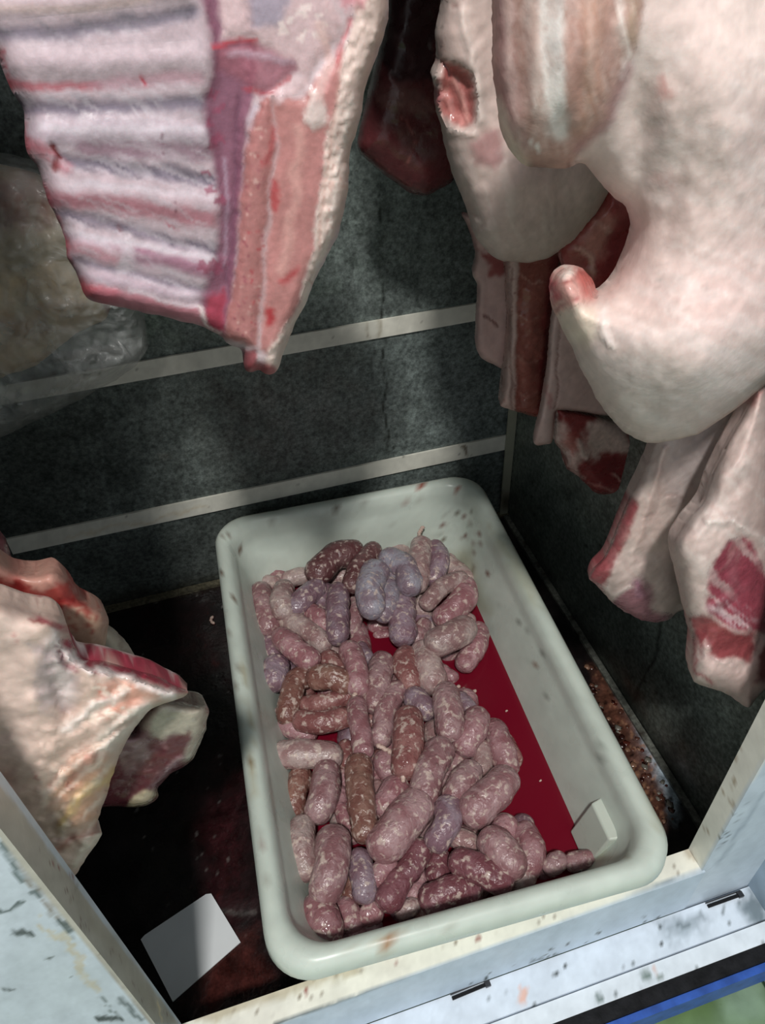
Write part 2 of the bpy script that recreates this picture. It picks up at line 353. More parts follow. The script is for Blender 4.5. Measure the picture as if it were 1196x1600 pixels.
ledge_ops = chips([(690, 1560), (1160, 1400), (1196, 1430), (800, 1600)], 26)+[('p', 9, '5d6d74', .85, 0, [(1165, 1385), (1196, 1395), (1200, 1450), (1175, 1440), (1160, 1410)], 1.2),
 ('p', 12, '8b979f', .7, 0, [(1030, 1450), (1100, 1420), (1120, 1440), (1060, 1475)], 2), ('p', 3, 'e3b5a2', .9, 0, [(812, 1545), (822, 1545), (824, 1566), (810, 1566)])]
structure(box('trim_5', (-.60, .210, -.03), (.60, .246, -.0015), PAINTED, base='d9e3ee', ops=ledge_ops, res=.004))
structure(box('trim_6', (-.60, .189, -.035), (.60, .2085, -.0045), PAINTED, base='e0e8ef', ops=[('p', 2.5, '6f8078', .95, 0, [(1003, 1522), (1018, 1515), (1022, 1528), (1008, 1534)], .6), ('p', 2.5, '7c8a80', .9, 0, [(1028, 1520), (1042, 1522), (1030, 1530)], .6), ('p', 2, 'dba68e', .9, 0, [(1023, 1510), (1029, 1508), (1030, 1520)]), ('p', 3, '6b7a76', .9, 0, [(925, 1555), (938, 1552), (940, 1566), (928, 1568)], .8), ('d', 20, 1, 3, '3a423f', .8, [(860, 1590), (1196, 1460), (1196, 1480), (880, 1600)])], res=.004))
structure(box('trim_7', (-.60, .1735, -.05), (.60, .1885, -.004), RUBBER, res=.02))
structure(box('trim_8', (-.60, .1655, -.055), (.60, .173, -.008), BLUEP, res=.02))
# jambs
jl_ops = [('d', 26, 1.5, 4, '5c3a28', .85, [(0, 1230), (270, 1590), (240, 1600), (0, 1310)]), ('s', 2.5, 2, '7d1d18', .9, 0, [(88, 1348), (92, 1354)]), ('s', 2.5, 2, '7d1d18', .9, 0, [(105, 1368), (107, 1377)]),
 ('s', 3, 2, '5d5547', .7, 0, [(117, 1385), (118, 1400)]), ('s', 3, 2, 'e6d6b0', .9, 0, [(248, 1567), (254, 1590)]), ('p', 12, 'a09a88', .5, 0, [(100, 1370), (200, 1480), (260, 1590), (200, 1540)])]
structure(box('wall_front_left_far', (-1.2, .242, -.1), (-.4205, DY, 2.1), PAINTED, base='c6d1da', res=.2))
structure(box('wall_front_left_upper', (-.42, .242, .6205), (-.150, DY, 2.1), PAINTED, base='c6d1da', res=.1))
structure(box('wall_front_left', (-.42, .242, -.02), (-.150, DY, .62), PAINTED, base='c6d1da', ops=[
 ('s', 13, 3, '5d6a6c', .9, 0, [(0, 1322), (20, 1345), (42, 1372)], 1.6), ('s', 5, 3, '7d7060', .85, 0, [(42, 1370), (80, 1415), (110, 1455)], 1), ('s', 12, 3, '5b6769', .9, 0, [(56, 1398), (66, 1404)], 1.4),
 ('s', 11, 3, '4f5a5c', .9, 0, [(98, 1440), (112, 1462)], 1.4), ('s', 9, 4, 'c4b48c', .6, 0, [(66, 1440), (110, 1480), (150, 1540)], 2), ('s', 7, 2.5, '4d5a5a', .9, 0, [(0, 1430), (20, 1425), (38, 1418)], 1), ('s', 8, 2.5, '3c4545', .9, 0, [(24, 1460), (52, 1460)], 1), ('s', 6, 2.5, '6b7778', .8, 0, [(158, 1555), (180, 1580)], 1.6),
 ('s', 6, 2, '333b3a', .95, 0, [(150, 1585), (185, 1587)], 1), ('s', 9, 3, '5c6769', .85, 0, [(190, 1560), (212, 1582)], 1), ('s', 3, 2, '333b3a', .9, 0, [(0, 1542), (18, 1548)], 1), ('s', 5, 2, '48524f', .9, 0, [(70, 1496), (74, 1496)]), ('s', 4, 2, '48524f', .9, 0, [(108, 1522), (111, 1522)]),
 ('s', 3, 1.5, '8a7a64', .8, 0, [(0, 1312), (60, 1385), (130, 1470), (238, 1600)], .3), ('p', 1.5, 'b6b3a8', 1, 0, [(0, 1225), (280, 1600), (239, 1600), (120, 1457), (0, 1311), (-200, 1080), (-200, 950)], .12)]+jl_ops, res=.0023))
structure(box('wall_front_right', (.397, .248, -.1), (.486, DY, 2.1), PAINTED, base='c6d2dc', ops=[('p', 1.5, 'e4e3d8', 1, 0, [(1076, 1325), (1094, 1357), (1196, 1186), (1300, 1000), (1300, 850), (1196, 1080)], .12),
 ('d', 22, 1.5, 5, '9a8465', .75, [(1080, 1325), (1094, 1350), (1196, 1180), (1196, 1080)]), ('s', 3, 2, '6e4a22', .9, 0, [(1078, 1328), (1090, 1352)], .5), ('d', 20, 1, 4, '4d5759', .9, [(1094, 1357), (1196, 1180), (1196, 1220), (1110, 1360)]), ('s', 4, 3, '9aa7b2', .8, 0, [(1120, 1352), (1196, 1238)], .3)], res=.0045))
structure(box('wall_front_outer', (.486, .10, -.1), (1.2, DY+.03, 2.1), PAINTED, base='9fb0bf', res=.02, ops=[('p', 10, '6d7c86', .8, 0, [(1165, 1380), (1196, 1390), (1196, 1420)], 2)]))
structure(box('wall_front_lintel', (-1.2, .242, 1.95), (1.2, DY, 2.3), PAINTED, base='c6d1da', res=.3))
structure(grid('floor_kitchen', (-1.5, -1.2, -.12), (1.5, -1.2, -.12), (-1.5, .3, -.12), 220, 110, '6f8a62', [('p', 25, '93ad97', .8, 0, [(1120, 1530), (1200, 1500), (1200, 1600), (1130, 1600)]), ('p', 20, '57703f', .7, 0, [(990, 1590), (1100, 1540), (1130, 1600)])], GREENF))
# ledge slots with a latch pin; black bars stand in for their dark insides
for i, (p, q, lab) in enumerate((((707, 1560), (765, 1536), 'black latch slot in the white door sill below the tray'), ((1107, 1416), (1160, 1397), 'dark latch slot with a steel pin near the right door jamb'))):
    A = atz(*p, .0005); B = atz(*q, .0005); d = nrm(B-A); s = np.array([-d[1], d[0], 0])*.0035
    e = empty('latch_slot', tuple((A+B)/2), lab, 'latch')
    c = (A+B)/2; L_ = np.linalg.norm(B-A)/2
    def lb(name, o_, l, w, h0, h1, mat):
        V = []
        for z in (h0, h1):
            for sx, sy in ((-1, -1), (1, -1), (1, 1), (-1, 1)): V.append(o_+d*l*sx+s/.0035*w*sy+np.array([0, 0, z]))
        ob = mk(name, V, [(0, 1, 2, 3), (4, 5, 6, 7), (0, 1, 5, 4), (1, 2, 6, 5), (2, 3, 7, 6), (3, 0, 4, 7)], mat, e, smooth=False, loc=tuple(c)); fixn(ob); return ob
    lb('slot_dark', c, L_, .0016, -.003, .0006, RUBBER)
    lb('slot_lip', c+s*1.1, L_*1.02, .0005, -.002, .0012, STEEL); lb('pin', c+d*L_*.9, .003, .003, -.002, .002, STEEL)

# ------------------------------------------------------------------ tray
TC = np.array([.167, .574]); TA = math.radians(-3.0); TW, TL, TZ = .420, .646, .158
def tloc(x, y, z):
    c, s = math.cos(TA), math.sin(TA); return np.array([TC[0]+x*c-y*s, TC[1]+x*s+y*c, z])
def rrect(hx, hy, r, n=10):
    P = []
    for (sx, sy, a0) in ((1, 1, 0), (-1, 1, 90), (-1, -1, 180), (1, -1, 270)):
        for i in range(n+1):
            a = math.radians(a0+90*i/n); P.append((sx*(hx-r)+r*math.cos(a), sy*(hy-r)+r*math.sin(a)))
    # subdivide straight runs
    Q = []
    for i, p in enumerate(P):
        q = P[(i+1) % len(P)]; L = math.hypot(q[0]-p[0], q[1]-p[1]); m = max(1, int(L/.008)) if L > .03 else 1
        m = 44 if L > .4 else (26 if L > .2 else 1)
        for k in range(m): Q.append((p[0]+(q[0]-p[0])*k/m, p[1]+(q[1]-p[1])*k/m))
    return Q
tray_ops = [
 ('d', 46, 1.5, 4.5, '5d3c22', .85, [(335, 830), (380, 830), (430, 1500), (400, 1480)]), ('d', 30, 1.5, 4.5, '56432a', .8, [(400, 800), (700, 740), (760, 790), (700, 860), (420, 830)]),
 ('d', 22, 1.5, 4.5, '6a2c1c', .85, [(650, 790), (760, 780), (860, 1080), (800, 1040), (740, 870)]), ('d', 45, 1, 3.2, '5c6157', .7, [(730, 830), (900, 1080), (1030, 1300), (950, 1300), (760, 930)]),
 ('p', 14, '8f8a5f', .45, 0, [(700, 870), (735, 860), (765, 960), (745, 960)], 1), ('p', 12, '95906a', .5, 0, [(760, 820), (800, 860), (850, 950), (830, 940), (780, 860)], 1),
 ('s', 5, 3, '5a4326', .75, 0, [(738, 890), (732, 915), (725, 930)], 1), ('p', 9, 'a0936c', .6, 0, [(1000, 1180), (1030, 1240), (1040, 1300), (1015, 1260)], 1), ('s', 7, 5, '9c8e68', .6, 0, [(375, 1040), (385, 1110), (398, 1240)], 1.2),
 ('p', 5, '9a6a38', .8, 0, [(598, 1462), (622, 1458), (618, 1488), (606, 1486)], 1.2), ('s', 6, 4, 'a58c5f', .6, 0, [(560, 1480), (600, 1470)], 1), ('d', 30, 1, 3.5, '7a6236', .8, [(480, 1500), (1030, 1310), (1030, 1340), (500, 1540)]),
 ('s', 5, 2, '7a4a2a', .9, 0, [(832, 1032), (842, 1040)], 1), ('s', 4, 2, '7a4a2a', .85, 0, [(857, 1020), (855, 1030)], 1), ('s', 5, 2, '6a1c14', .9, 0, [(398, 1288), (400, 1292)]), ('s', 4, 2, '6a1c14', .9, 0, [(408, 1318), (415, 1316)]),
 ('d', 12, 2, 4, '8a3418', .9, [(620, 745), (720, 740), (730, 790), (640, 800)]), ('p', 12, 'b0a57c', .5, 0, [(880, 1330), (930, 1320), (960, 1345), (900, 1350)], 1),
]
def tray():
    prof = [  # (inset from the rim's outer edge, z, corner radius)
        (.030, .004, .040), (.012, .120, .045), (.010, .128, .046), (.001, .130, .048), (-.001, .136, .048), (.000, .150, .048), (.004, .157, .047), (.010, .160, .046), (.017, .159, .045), (.022, .154, .044), (.026, .140, .043), (.0265, .130, .043)]
    n = 14
    for k in range(1, n+1):
        t = k/n; prof.append((.0265+.034*t, .130-(.130-.022)*t, .043-.004*t))
    prof += [(.063, .013, .036), (.069, .009, .032), (.079, .008, .030)]
    V = []; F = []; rings = []
    for ins, z, r in prof:
        Q = rrect(TW/2-ins, TL/2-ins, max(.008, r)); rings.append(len(V)); m = len(Q)
        V += [tloc(x, y, z) for x, y in Q]
    for a in range(len(rings)-1):
        for i in range(m): j = (i+1) % m; F.append((rings[a]+i, rings[a]+j, rings[a+1]+j, rings[a+1]+i))
    F.append(tuple(rings[-1]+i for i in range(m))[::-1]); F.append(tuple(range(m)))
    V = np.array(V); col, h = paint(proj(V), 'c8d2c8', tray_ops, .03)
    e = empty('plastic_tray', (TC[0], TC[1], 0), 'large rectangular white plastic tray holding raw sausages on the locker floor', 'tray')
    b = mk('tub', V, F, PLASTIC, e, col, loc=(TC[0], TC[1], 0)); fixn(b)
    # moulded stacking lug on the inside of the right wall
    hx = TW/2; o = []
    for (y0, zz, ins) in ((0, 0, 0),):
        pts = [(-.264, .046), (-.212, .046), (-.212, .110), (-.264, .110)]
        VV = []
        for dx in (.004, -.016):
            for (yy, z) in pts:
                wx = hx-(.0265+.034*(.130-z)/.108)+dx; k = .004 if dx < 0 else 0
                VV.append(tloc(wx+(.004 if z > .1 or dx > 0 else .006), yy+(k if yy < -.23 else -k), z-(k if z > .1 else 0)))
        lug = mk('stacking_lug', VV, [(0, 1, 2, 3), (4, 5, 6, 7), (0, 1, 5, 4), (1, 2, 6, 5), (2, 3, 7, 6), (3, 0, 4, 7)], PLASTIC, e, np.tile(lin('c3cbc0'), (8, 1)), smooth=False, loc=(TC[0], TC[1], 0)); fixn(lug)
        bv = lug.modifiers.new('b', 'BEVEL'); bv.width = .002; bv.segments = 3
    # liquid
    z = .044; ins = .0265+.034*(.130-z)/.108; Q = rrect(TW/2-ins+.0005, TL/2-ins+.0005, .038)
    V = [tloc(x, y, z) for x, y in Q]; m = len(V); V += [tloc(x*.99, y*.99, .0095) for x, y in Q]
    lq = mk('liquid', V, [tuple(range(m))]+[(i, (i+1) % m, m+(i+1) % m, m+i) for i in range(m)], LIQ, None, smooth=False)
    fixn(lq); lq.name = 'blood_liquid'; tag(lq, 'pool of dark red bloody liquid between the sausages and the tray wall', 'liquid')
tray()

# ------------------------------------------------------------------ sausages
CROP = {'A': (380, 820, 1196/320), 'B': (620, 820, 1196/320), 'C': (400, 1120, 1196/300), 'D': (620, 1120, 1196/340), 'P': (0, 0, 1)}
T = {'p': '9a797d', 'v': '8d7884', 'b': '978f9c', 'w': 'a58e8d', 'r': '936765', 'n': '866259', 'd': '6c4b4d', 'm': '7d535b', 'k': '9f777d'}  # b holds bluish daylight, d cast shadow, both painted into the tint
ZL = [.040, .058, .075, .090]
#SAUSAGES
SA = []
def S_(crop, pts, w, l, t, label, tail=None): SA.append((crop, pts, w, l, t, label, tail))
S_('A', [(440, 270), (540, 190), (630, 160)], 135, 0.1, 'd', 'darkest big sausage curled against the tray back wall')
S_('A', [(755, 160), (690, 250), (640, 340)], 105, 0.1, 'd', 'sausage half dark half pale, right of the darkest one by the back wall')
S_('A', [(770, 280), (740, 380), (750, 470)], 140, 0.108, 'b', 'plump bluish-grey shiny sausage above the small inner red puddle')
S_('A', [(860, 205), (950, 255), (975, 345)], 125, 0.108, 'b', 'glossy bluish-grey curved sausage with a bright highlight near the back wall')
S_('A', [(850, 320), (850, 440), (820, 510)], 105, 0.09, 'b', 'pale bluish sausage squeezed between two bluish-grey ones at the back')
S_('A', [(470, 330), (590, 300)], 85, 1, 'w', 'short pale sausage tucked under the darkest one at the back')
S_('A', [(1040, 130), (1030, 230), (1020, 330)], 115, 0.102, 'w', 'sausage standing highest against the back wall with a knotted end', [(1035, 85), (1030, 50), (1050, 15)])
S_('A', [(1125, 140), (1150, 220), (1120, 310)], 95, 0.095, 'v', 'slim sausage leaning right beside the knotted one at the back wall')
S_('A', [(105, 390), (120, 480), (150, 590)], 108, 2, 'p', 'leftmost sausage of the back row, lying along the left tray wall')
S_('A', [(240, 385), (225, 450), (240, 500)], 115, 3, 'w', 'stubby pale sausage second from the left tray wall in the back row')
S_('A', [(425, 375), (370, 430), (310, 480)], 108, 3, 'v', 'slanting purple-grey sausage in the back left of the pile')
S_('A', [(270, 320), (340, 310), (410, 305)], 85, 1, 'w', 'pale wrinkled sausage lying crosswise at the back left edge of the pile')
S_('A', [(150, 335), (195, 345)], 75, 1, 'w', 'tiny pale sausage end in the back left corner of the pile')
S_('A', [(555, 400), (555, 500), (550, 640)], 112, 3, 'v', 'long upright purplish sausage just left of the small inner red puddle')
S_('A', [(480, 385), (465, 450)], 85, 2, 'v', 'short purple sausage wedged left of the long upright purplish one')
S_('A', [(400, 515), (440, 550), (480, 600)], 95, 2, 'k', 'short shiny pink slanted sausage between the crosswise and upright ones, back left')
S_('A', [(655, 460), (655, 540), (635, 610)], 82, 1, 'p', 'narrow sausage at the left edge of the small inner red puddle')
S_('A', [(780, 590), (830, 550)], 95, 0, 'k', 'rosy sausage end poking into the small inner red puddle')
S_('A', [(790, 650), (840, 640)], 55, 0, 'k', 'faint pink sausage half sunk in the small inner red puddle')
S_('A', [(935, 440), (930, 550), (935, 640)], 130, 2, 'v', 'upright mauve sausage on the right bank of the small inner red puddle')
S_('A', [(250, 550), (350, 610), (460, 690)], 108, 2, 'w', 'long pale diagonal sausage crossing the back left of the pile')
S_('A', [(235, 665), (300, 730), (385, 785)], 118, 3, 'k', 'shiny diagonal pink sausage just below the long pale diagonal one')
S_('A', [(165, 690), (175, 750)], 95, 1, 'v', 'small sausage by the left wall above the ball-like one')
S_('A', [(190, 830), (185, 900)], 135, 2, 'v', 'round ball-like sausage end touching the left tray wall')
S_('A', [(500, 700), (555, 770)], 88, 1, 'w', 'small pale sausage under the end of the long diagonal one')
S_('A', [(500, 790), (550, 850)], 105, 2, 'r', 'short reddish mottled sausage left of the curved middle one')
S_('A', [(625, 740), (660, 830), (670, 940)], 115, 3, 'k', 'curved pink sausage ending in a frayed white tip in mid pile', [(655, 990), (645, 1010), (655, 1040)])
S_('A', [(690, 720), (725, 780)], 70, 1, 'v', 'thin grey sausage edge below the small inner red puddle')
S_('A', [(810, 810), (800, 900), (765, 1030)], 125, 2, 'p', 'upright sausage with a large fat spot directly below the small red puddle')
S_('A', [(950, 770), (950, 850), (975, 925)], 118, 2, 'r', 'reddish sausage with one white fat lump right of the fat-spotted upright one')
S_('A', [(1060, 750), (1080, 830), (1110, 910)], 140, 2, 'w', 'stout pale sausage beside the reddish one in the middle right of the pile')
S_('A', [(400, 880), (310, 930), (275, 1050), (260, 1110)], 115, 2, 'n', 'brown sausage bent in an arc near the left wall')
S_('A', [(440, 890), (520, 900), (580, 925)], 128, 3, 'n', 'brown sausage topped with a yellowish lump of fat')
S_('A', [(370, 1050), (480, 1050), (600, 1010)], 88, 2, 'r', 'reddish crosswise sausage below the fat-topped brown one')
S_('A', [(350, 1145), (450, 1165), (590, 1130)], 108, 2, 'r', 'upturned red-brown crosswise sausage, lower one of the left pair')
S_('A', [(220, 1130), (290, 1190), (370, 1215)], 115, 1, 'k', 'dull pink sausage half under the brown arc at the left wall')
S_('A', [(665, 1060), (680, 1180), (700, 1310)], 103, 3, 'k', 'long narrow upright sausage in the exact middle left of the pile')
S_('A', [(900, 970), (840, 1080), (805, 1240)], 108, 2, 'p', 'long sausage slanting down left with a stringy end, centre of pile', [(790, 1290), (830, 1310), (890, 1340)])
S_('A', [(1005, 1010), (1065, 1075)], 118, 2, 'v', 'small smooth purple sausage in the centre of the pile')
S_('C', [(950, 20), (955, 150), (935, 300)], 168, 3, 'r', 'plump reddish sausage pointing down to a sharp tip in the centre', [(925, 350), (918, 395)])
S_('B', [(370, 320), (270, 370), (185, 450)], 88, 3, 'w', 'slim curved sausage forming the top of the loop at the right back')
S_('B', [(395, 370), (380, 460), (290, 540)], 130, 2, 'k', 'glossy pink bent sausage touching the right tray wall')
S_('B', [(160, 420), (150, 500)], 108, 1, 'w', 'short pale sausage left of the looped pair at the right back')
S_('B', [(390, 610), (320, 660), (240, 690)], 140, 3, 'w', 'fat wrinkled sausage under the loop, right back')
S_('B', [(360, 560), (420, 560)], 78, 1, 'w', 'small light sausage squeezed above the fat wrinkled one at right')
S_('B', [(475, 630), (465, 720), (405, 800)], 110, 1, 'k', 'curved pale sausage dipping into the main red pool at the right wall')
S_('B', [(155, 590), (120, 660)], 88, 1, 'p', 'little sausage between the mauve one and the fat wrinkled one')
S_('B', [(250, 850), (320, 890)], 75, 0, 'k', 'pale sausage end half drowned in the main red pool')
S_('B', [(290, 1000), (300, 1090), (310, 1190)], 150, 3, 'p', 'large upright sausage at the middle right just left of the main pool')
S_('B', [(370, 1030), (415, 1080)], 98, 1, 'v', 'mauve sausage shoulder behind the large upright one, facing the pool')
S_('D', [(440, 10), (425, 80), (380, 150)], 120, 2, 'k', 'pink mottled sausage right below the mauve shoulder piece')
S_('D', [(540, 75), (575, 170), (605, 260)], 118, 1, 'k', 'ribbed upright sausage standing alone at the edge of the main pool')
S_('C', [(175, 235), (300, 240), (460, 245)], 155, 2, 'w', 'fat crosswise sausage with its left end on the left wall')
S_('C', [(560, 190), (560, 280)], 88, 1, 'r', 'small red-topped sausage right of the fat crosswise one')
S_('C', [(280, 380), (250, 480), (230, 570)], 128, 1, 'n', 'brownish sausage by the left wall beside a small pool of blood')
S_('C', [(440, 350), (430, 480), (390, 580)], 150, 2, 'p', 'broad upright sausage below the fat crosswise one')
S_('C', [(640, 310), (650, 480), (680, 700)], 155, 3, 'n', 'longest brownish-grey upright sausage in the front half')
S_('C', [(530, 480), (545, 620), (610, 740)], 88, 1, 'k', 'thin pink sausage squeezed left of the longest brownish-grey one')
S_('C', [(285, 700), (290, 830), (305, 940)], 160, 2, 'w', 'pale speckled sausage lying against the left front wall')
S_('C', [(480, 780), (480, 900), (440, 1060)], 195, 3, 'p', 'biggest speckled upright sausage near the front left corner')
S_('C', [(800, 280), (825, 340)], 125, 1, 'k', 'short pink sausage left of the sharp-tipped reddish one')
S_('C', [(870, 460), (815, 550)], 170, 2, 'k', 'wide pink sausage partly under the biggest diagonal one')
S_('C', [(1000, 560), (900, 690), (810, 790)], 215, 3, 'p', 'biggest diagonal sausage with white fat streaks in the front centre')
S_('D', [(235, 190), (190, 290), (150, 420)], 150, 3, 'p', 'grey-pink sausage slanting down from the large upright one, centre right')
S_('C', [(645, 890), (665, 1000), (680, 1090)], 125, 2, 'v', 'mauve sausage between the biggest speckled one and the front dark ones')
S_('C', [(565, 1190), (600, 1280)], 125, 1, 'k', 'light pink sausage with a split beside the front wall')
S_('C', [(700, 1235), (735, 1215)], 115, 1, 'k', 'blunt pink sausage end near the front wall right of the split one')
S_('C', [(380, 1200), (430, 1280), (450, 1330)], 185, 2, 'k', 'front leftmost sausage in the corner of the tray')
S_('C', [(600, 1040), (600, 1110)], 118, 1, 'n', 'brown sausage end under the mauve one near the front left')
S_('C', [(820, 930), (760, 1000)], 118, 2, 'k', 'whitish-pink sausage below the biggest diagonal one')
S_('D', [(125, 740), (65, 840)], 118, 2, 'm', 'dark rosy sausage beneath the lower right of the biggest diagonal one')
S_('C', [(900, 1020), (830, 1130)], 155, 2, 'm', 'deep purple-red sausage near the front wall, centre left')
S_('C', [(910, 1210), (980, 1180)], 85, 1, 'w', 'slack whitish empty casing lying at the front wall')
S_('C', [(755, 430), (765, 470)], 70, 1, 'w', 'whitish sliver of sausage left of the wide pink one')
S_('D', [(350, 205), (320, 270)], 82, 1, 'p', 'small sausage in the gap between the two centre right groups')
S_('D', [(465, 180), (470, 280)], 98, 1, 'w', 'pale sausage left of the ribbed one at the pool edge')
S_('D', [(400, 310), (360, 370), (320, 430)], 128, 3, 'p', 'slanting sausage left of the plump one beside the pool')
S_('D', [(585, 360), (520, 440), (430, 510)], 170, 3, 'p', 'plump smooth diagonal sausage bulging into the main pool')
S_('D', [(440, 590), (505, 600)], 88, 0, 'w', 'flat pale sausage under the plump one at the pool')
S_('D', [(285, 500), (280, 590), (230, 670)], 128, 3, 'v', 'greyish J-shaped sausage right of the biggest diagonal one')
S_('D', [(340, 670), (400, 690)], 98, 2, 'w', 'fat-covered pale sausage end right of the greyish J-shaped one')
S_('D', [(600, 610), (580, 650)], 128, 1, 'k', 'rounded sausage behind the front right cluster')
S_('D', [(715, 650), (740, 730), (730, 810)], 138, 1, 'k', 'tall sausage at the front right with its side to the pool')
S_('D', [(540, 700), (620, 800)], 180, 3, 'p', 'widest sausage of the front right cluster')
S_('D', [(360, 800), (440, 840), (570, 900)], 138, 3, 'm', 'long dark red sausage lying crosswise in the shade of the front rim')
S_('D', [(230, 790), (230, 860)], 118, 1, 'm', 'short upright dark rosy sausage, left of the long dark red one')
S_('D', [(200, 1000), (300, 960), (390, 960)], 150, 2, 'm', 'darkest maroon sausage pressed against the front wall')
S_('D', [(720, 880), (650, 900)], 88, 1, 'w', 'small wrinkled pale sausage below the tall front right one')
S_('D', [(850, 820), (890, 790)], 88, 1, 'p', 'left one of two stubs in the front right corner')
S_('D', [(970, 800), (1050, 780)], 88, 1, 'p', 'right one of two stubs in the front right corner')
S_('D', [(800, 870), (870, 850)], 52, 0, 'm', 'thin dark sausage scrap at the front wall near the two stubs')
S_('P', [(556, 988), (564, 1032)], 34, 0, 'k', 'shaded sausage glimpsed between the diagonal pink ones')
S_('P', [(679, 981), (701, 1019)], 34, 0, 'p', 'shaded sausage below the stubby end at the right loop')
S_('P', [(596, 1128), (604, 1172)], 34, 0, 'k', 'shaded sausage showing beside the stringy-ended one')
S_('P', [(699, 1302), (741, 1318)], 34, 0, 'p', 'shaded sausage between the J-shaped and the slanting ones')
S_('P', [(541, 1429), (579, 1451)], 34, 0, 'p', 'shaded sausage between the light pink front ones')
S_('P', [(529, 1201), (551, 1239)], 34, 0, 'k', 'shaded sausage under the thin pink one')
S_('P', [(595, 1192), (621, 1202)], 38, 0.048, 'r', 'half-buried sausage right of the short pink sausage left of the sharp-tipped reddish one')
S_('P', [(699, 1222), (699, 1250)], 38, 0.048, 'p', 'half-buried sausage left of the slanting sausage left of the plump one beside the pool')
S_('P', [(781, 1160), (795, 1184)], 38, 0.048, 'r', 'half-buried sausage right of the pink mottled sausage right below the mauve shoulder piece')
S_('P', [(726, 1096), (726, 1124)], 38, 0.048, 'k', 'half-buried sausage above the pink mottled sausage right below the mauve shoulder piece')
S_('P', [(551, 1434), (555, 1462)], 38, 0.048, 'k', 'half-buried sausage below the light pink sausage with a split beside the front wall')
S_('P', [(434, 892), (434, 920)], 38, 0.048, 'k', 'half-buried sausage left of the slanting purple-grey sausage in the back left of the pile')
S_('P', [(580, 1097), (580, 1125)], 38, 0.048, 'r', 'half-buried sausage right of the reddish crosswise sausage below the fat-topped brown one')
S_('P', [(611, 1060), (625, 1084)], 38, 0.048, 'p', 'half-buried sausage left of the small smooth purple sausage in the centre of the pile')
S_('P', [(817, 1293), (812, 1321)], 38, 0.048, 'v', 'half-buried sausage right of the rounded sausage behind the front right cluster')
S_('P', [(617, 1394), (631, 1418)], 38, 0.048, 'v', 'half-buried sausage below the deep purple-red sausage near the front wall, centre left')
S_('P', [(570, 1199), (584, 1224)], 38, 0.048, 'k', 'half-buried sausage left of the short pink sausage left of the sharp-tipped reddish one')
S_('P', [(681, 1144), (695, 1168)], 38, 0.048, 'w', 'half-buried sausage left of the pink mottled sausage right below the mauve shoulder piece')
S_('P', [(433, 1030), (447, 1054)], 38, 0.048, 'v', 'half-buried sausage right of the round ball-like sausage end touching the left tray wall')
S_('P', [(482, 1044), (477, 1071)], 38, 0.048, 'r', 'half-buried sausage above the brown sausage bent in an arc near the left wall')
S_('P', [(536, 1288), (531, 1316)], 38, 0.048, 'w', 'half-buried sausage below the thin pink sausage squeezed left of the longest brownish-grey one')
S_('P', [(648, 1372), (648, 1400)], 38, 0.048, 'k', 'half-buried sausage right of the deep purple-red sausage near the front wall, centre left')
S_('P', [(622, 851), (622, 879)], 38, 0.048, 'w', 'half-buried sausage above the plump bluish-grey shiny sausage above the small inner red puddle')
S_('P', [(550, 1126), (550, 1154)], 38, 0.048, 'v', 'half-buried sausage above the small red-topped sausage right of the fat crosswise one')
S_('P', [(662, 954), (662, 982)], 38, 0.048, 'v', 'half-buried sausage left of the fat wrinkled sausage under the loop, right back')
S_('P', [(516, 1085), (520, 1113)], 38, 0.048, 'k', 'half-buried sausage above the upturned red-brown crosswise sausage, lower one of the left pair')
S_('P', [(661, 1286), (675, 1310)], 38, 0.048, 'p', 'half-buried sausage left of the greyish J-shaped sausage right of the biggest diagonal one')
S_('P', [(740, 1356), (745, 1384)], 38, 0.048, 'p', 'half-buried sausage right of the darkest maroon sausage pressed against the front wall')
S_('P', [(655, 1407), (669, 1432)], 38, 0.048, 'r', 'half-buried sausage right of the slack whitish empty casing lying at the front wall')
S_('P', [(698, 884), (726, 908)], 34, .05, 'w', 'small low sausage tucked behind the loop in the right back corner')
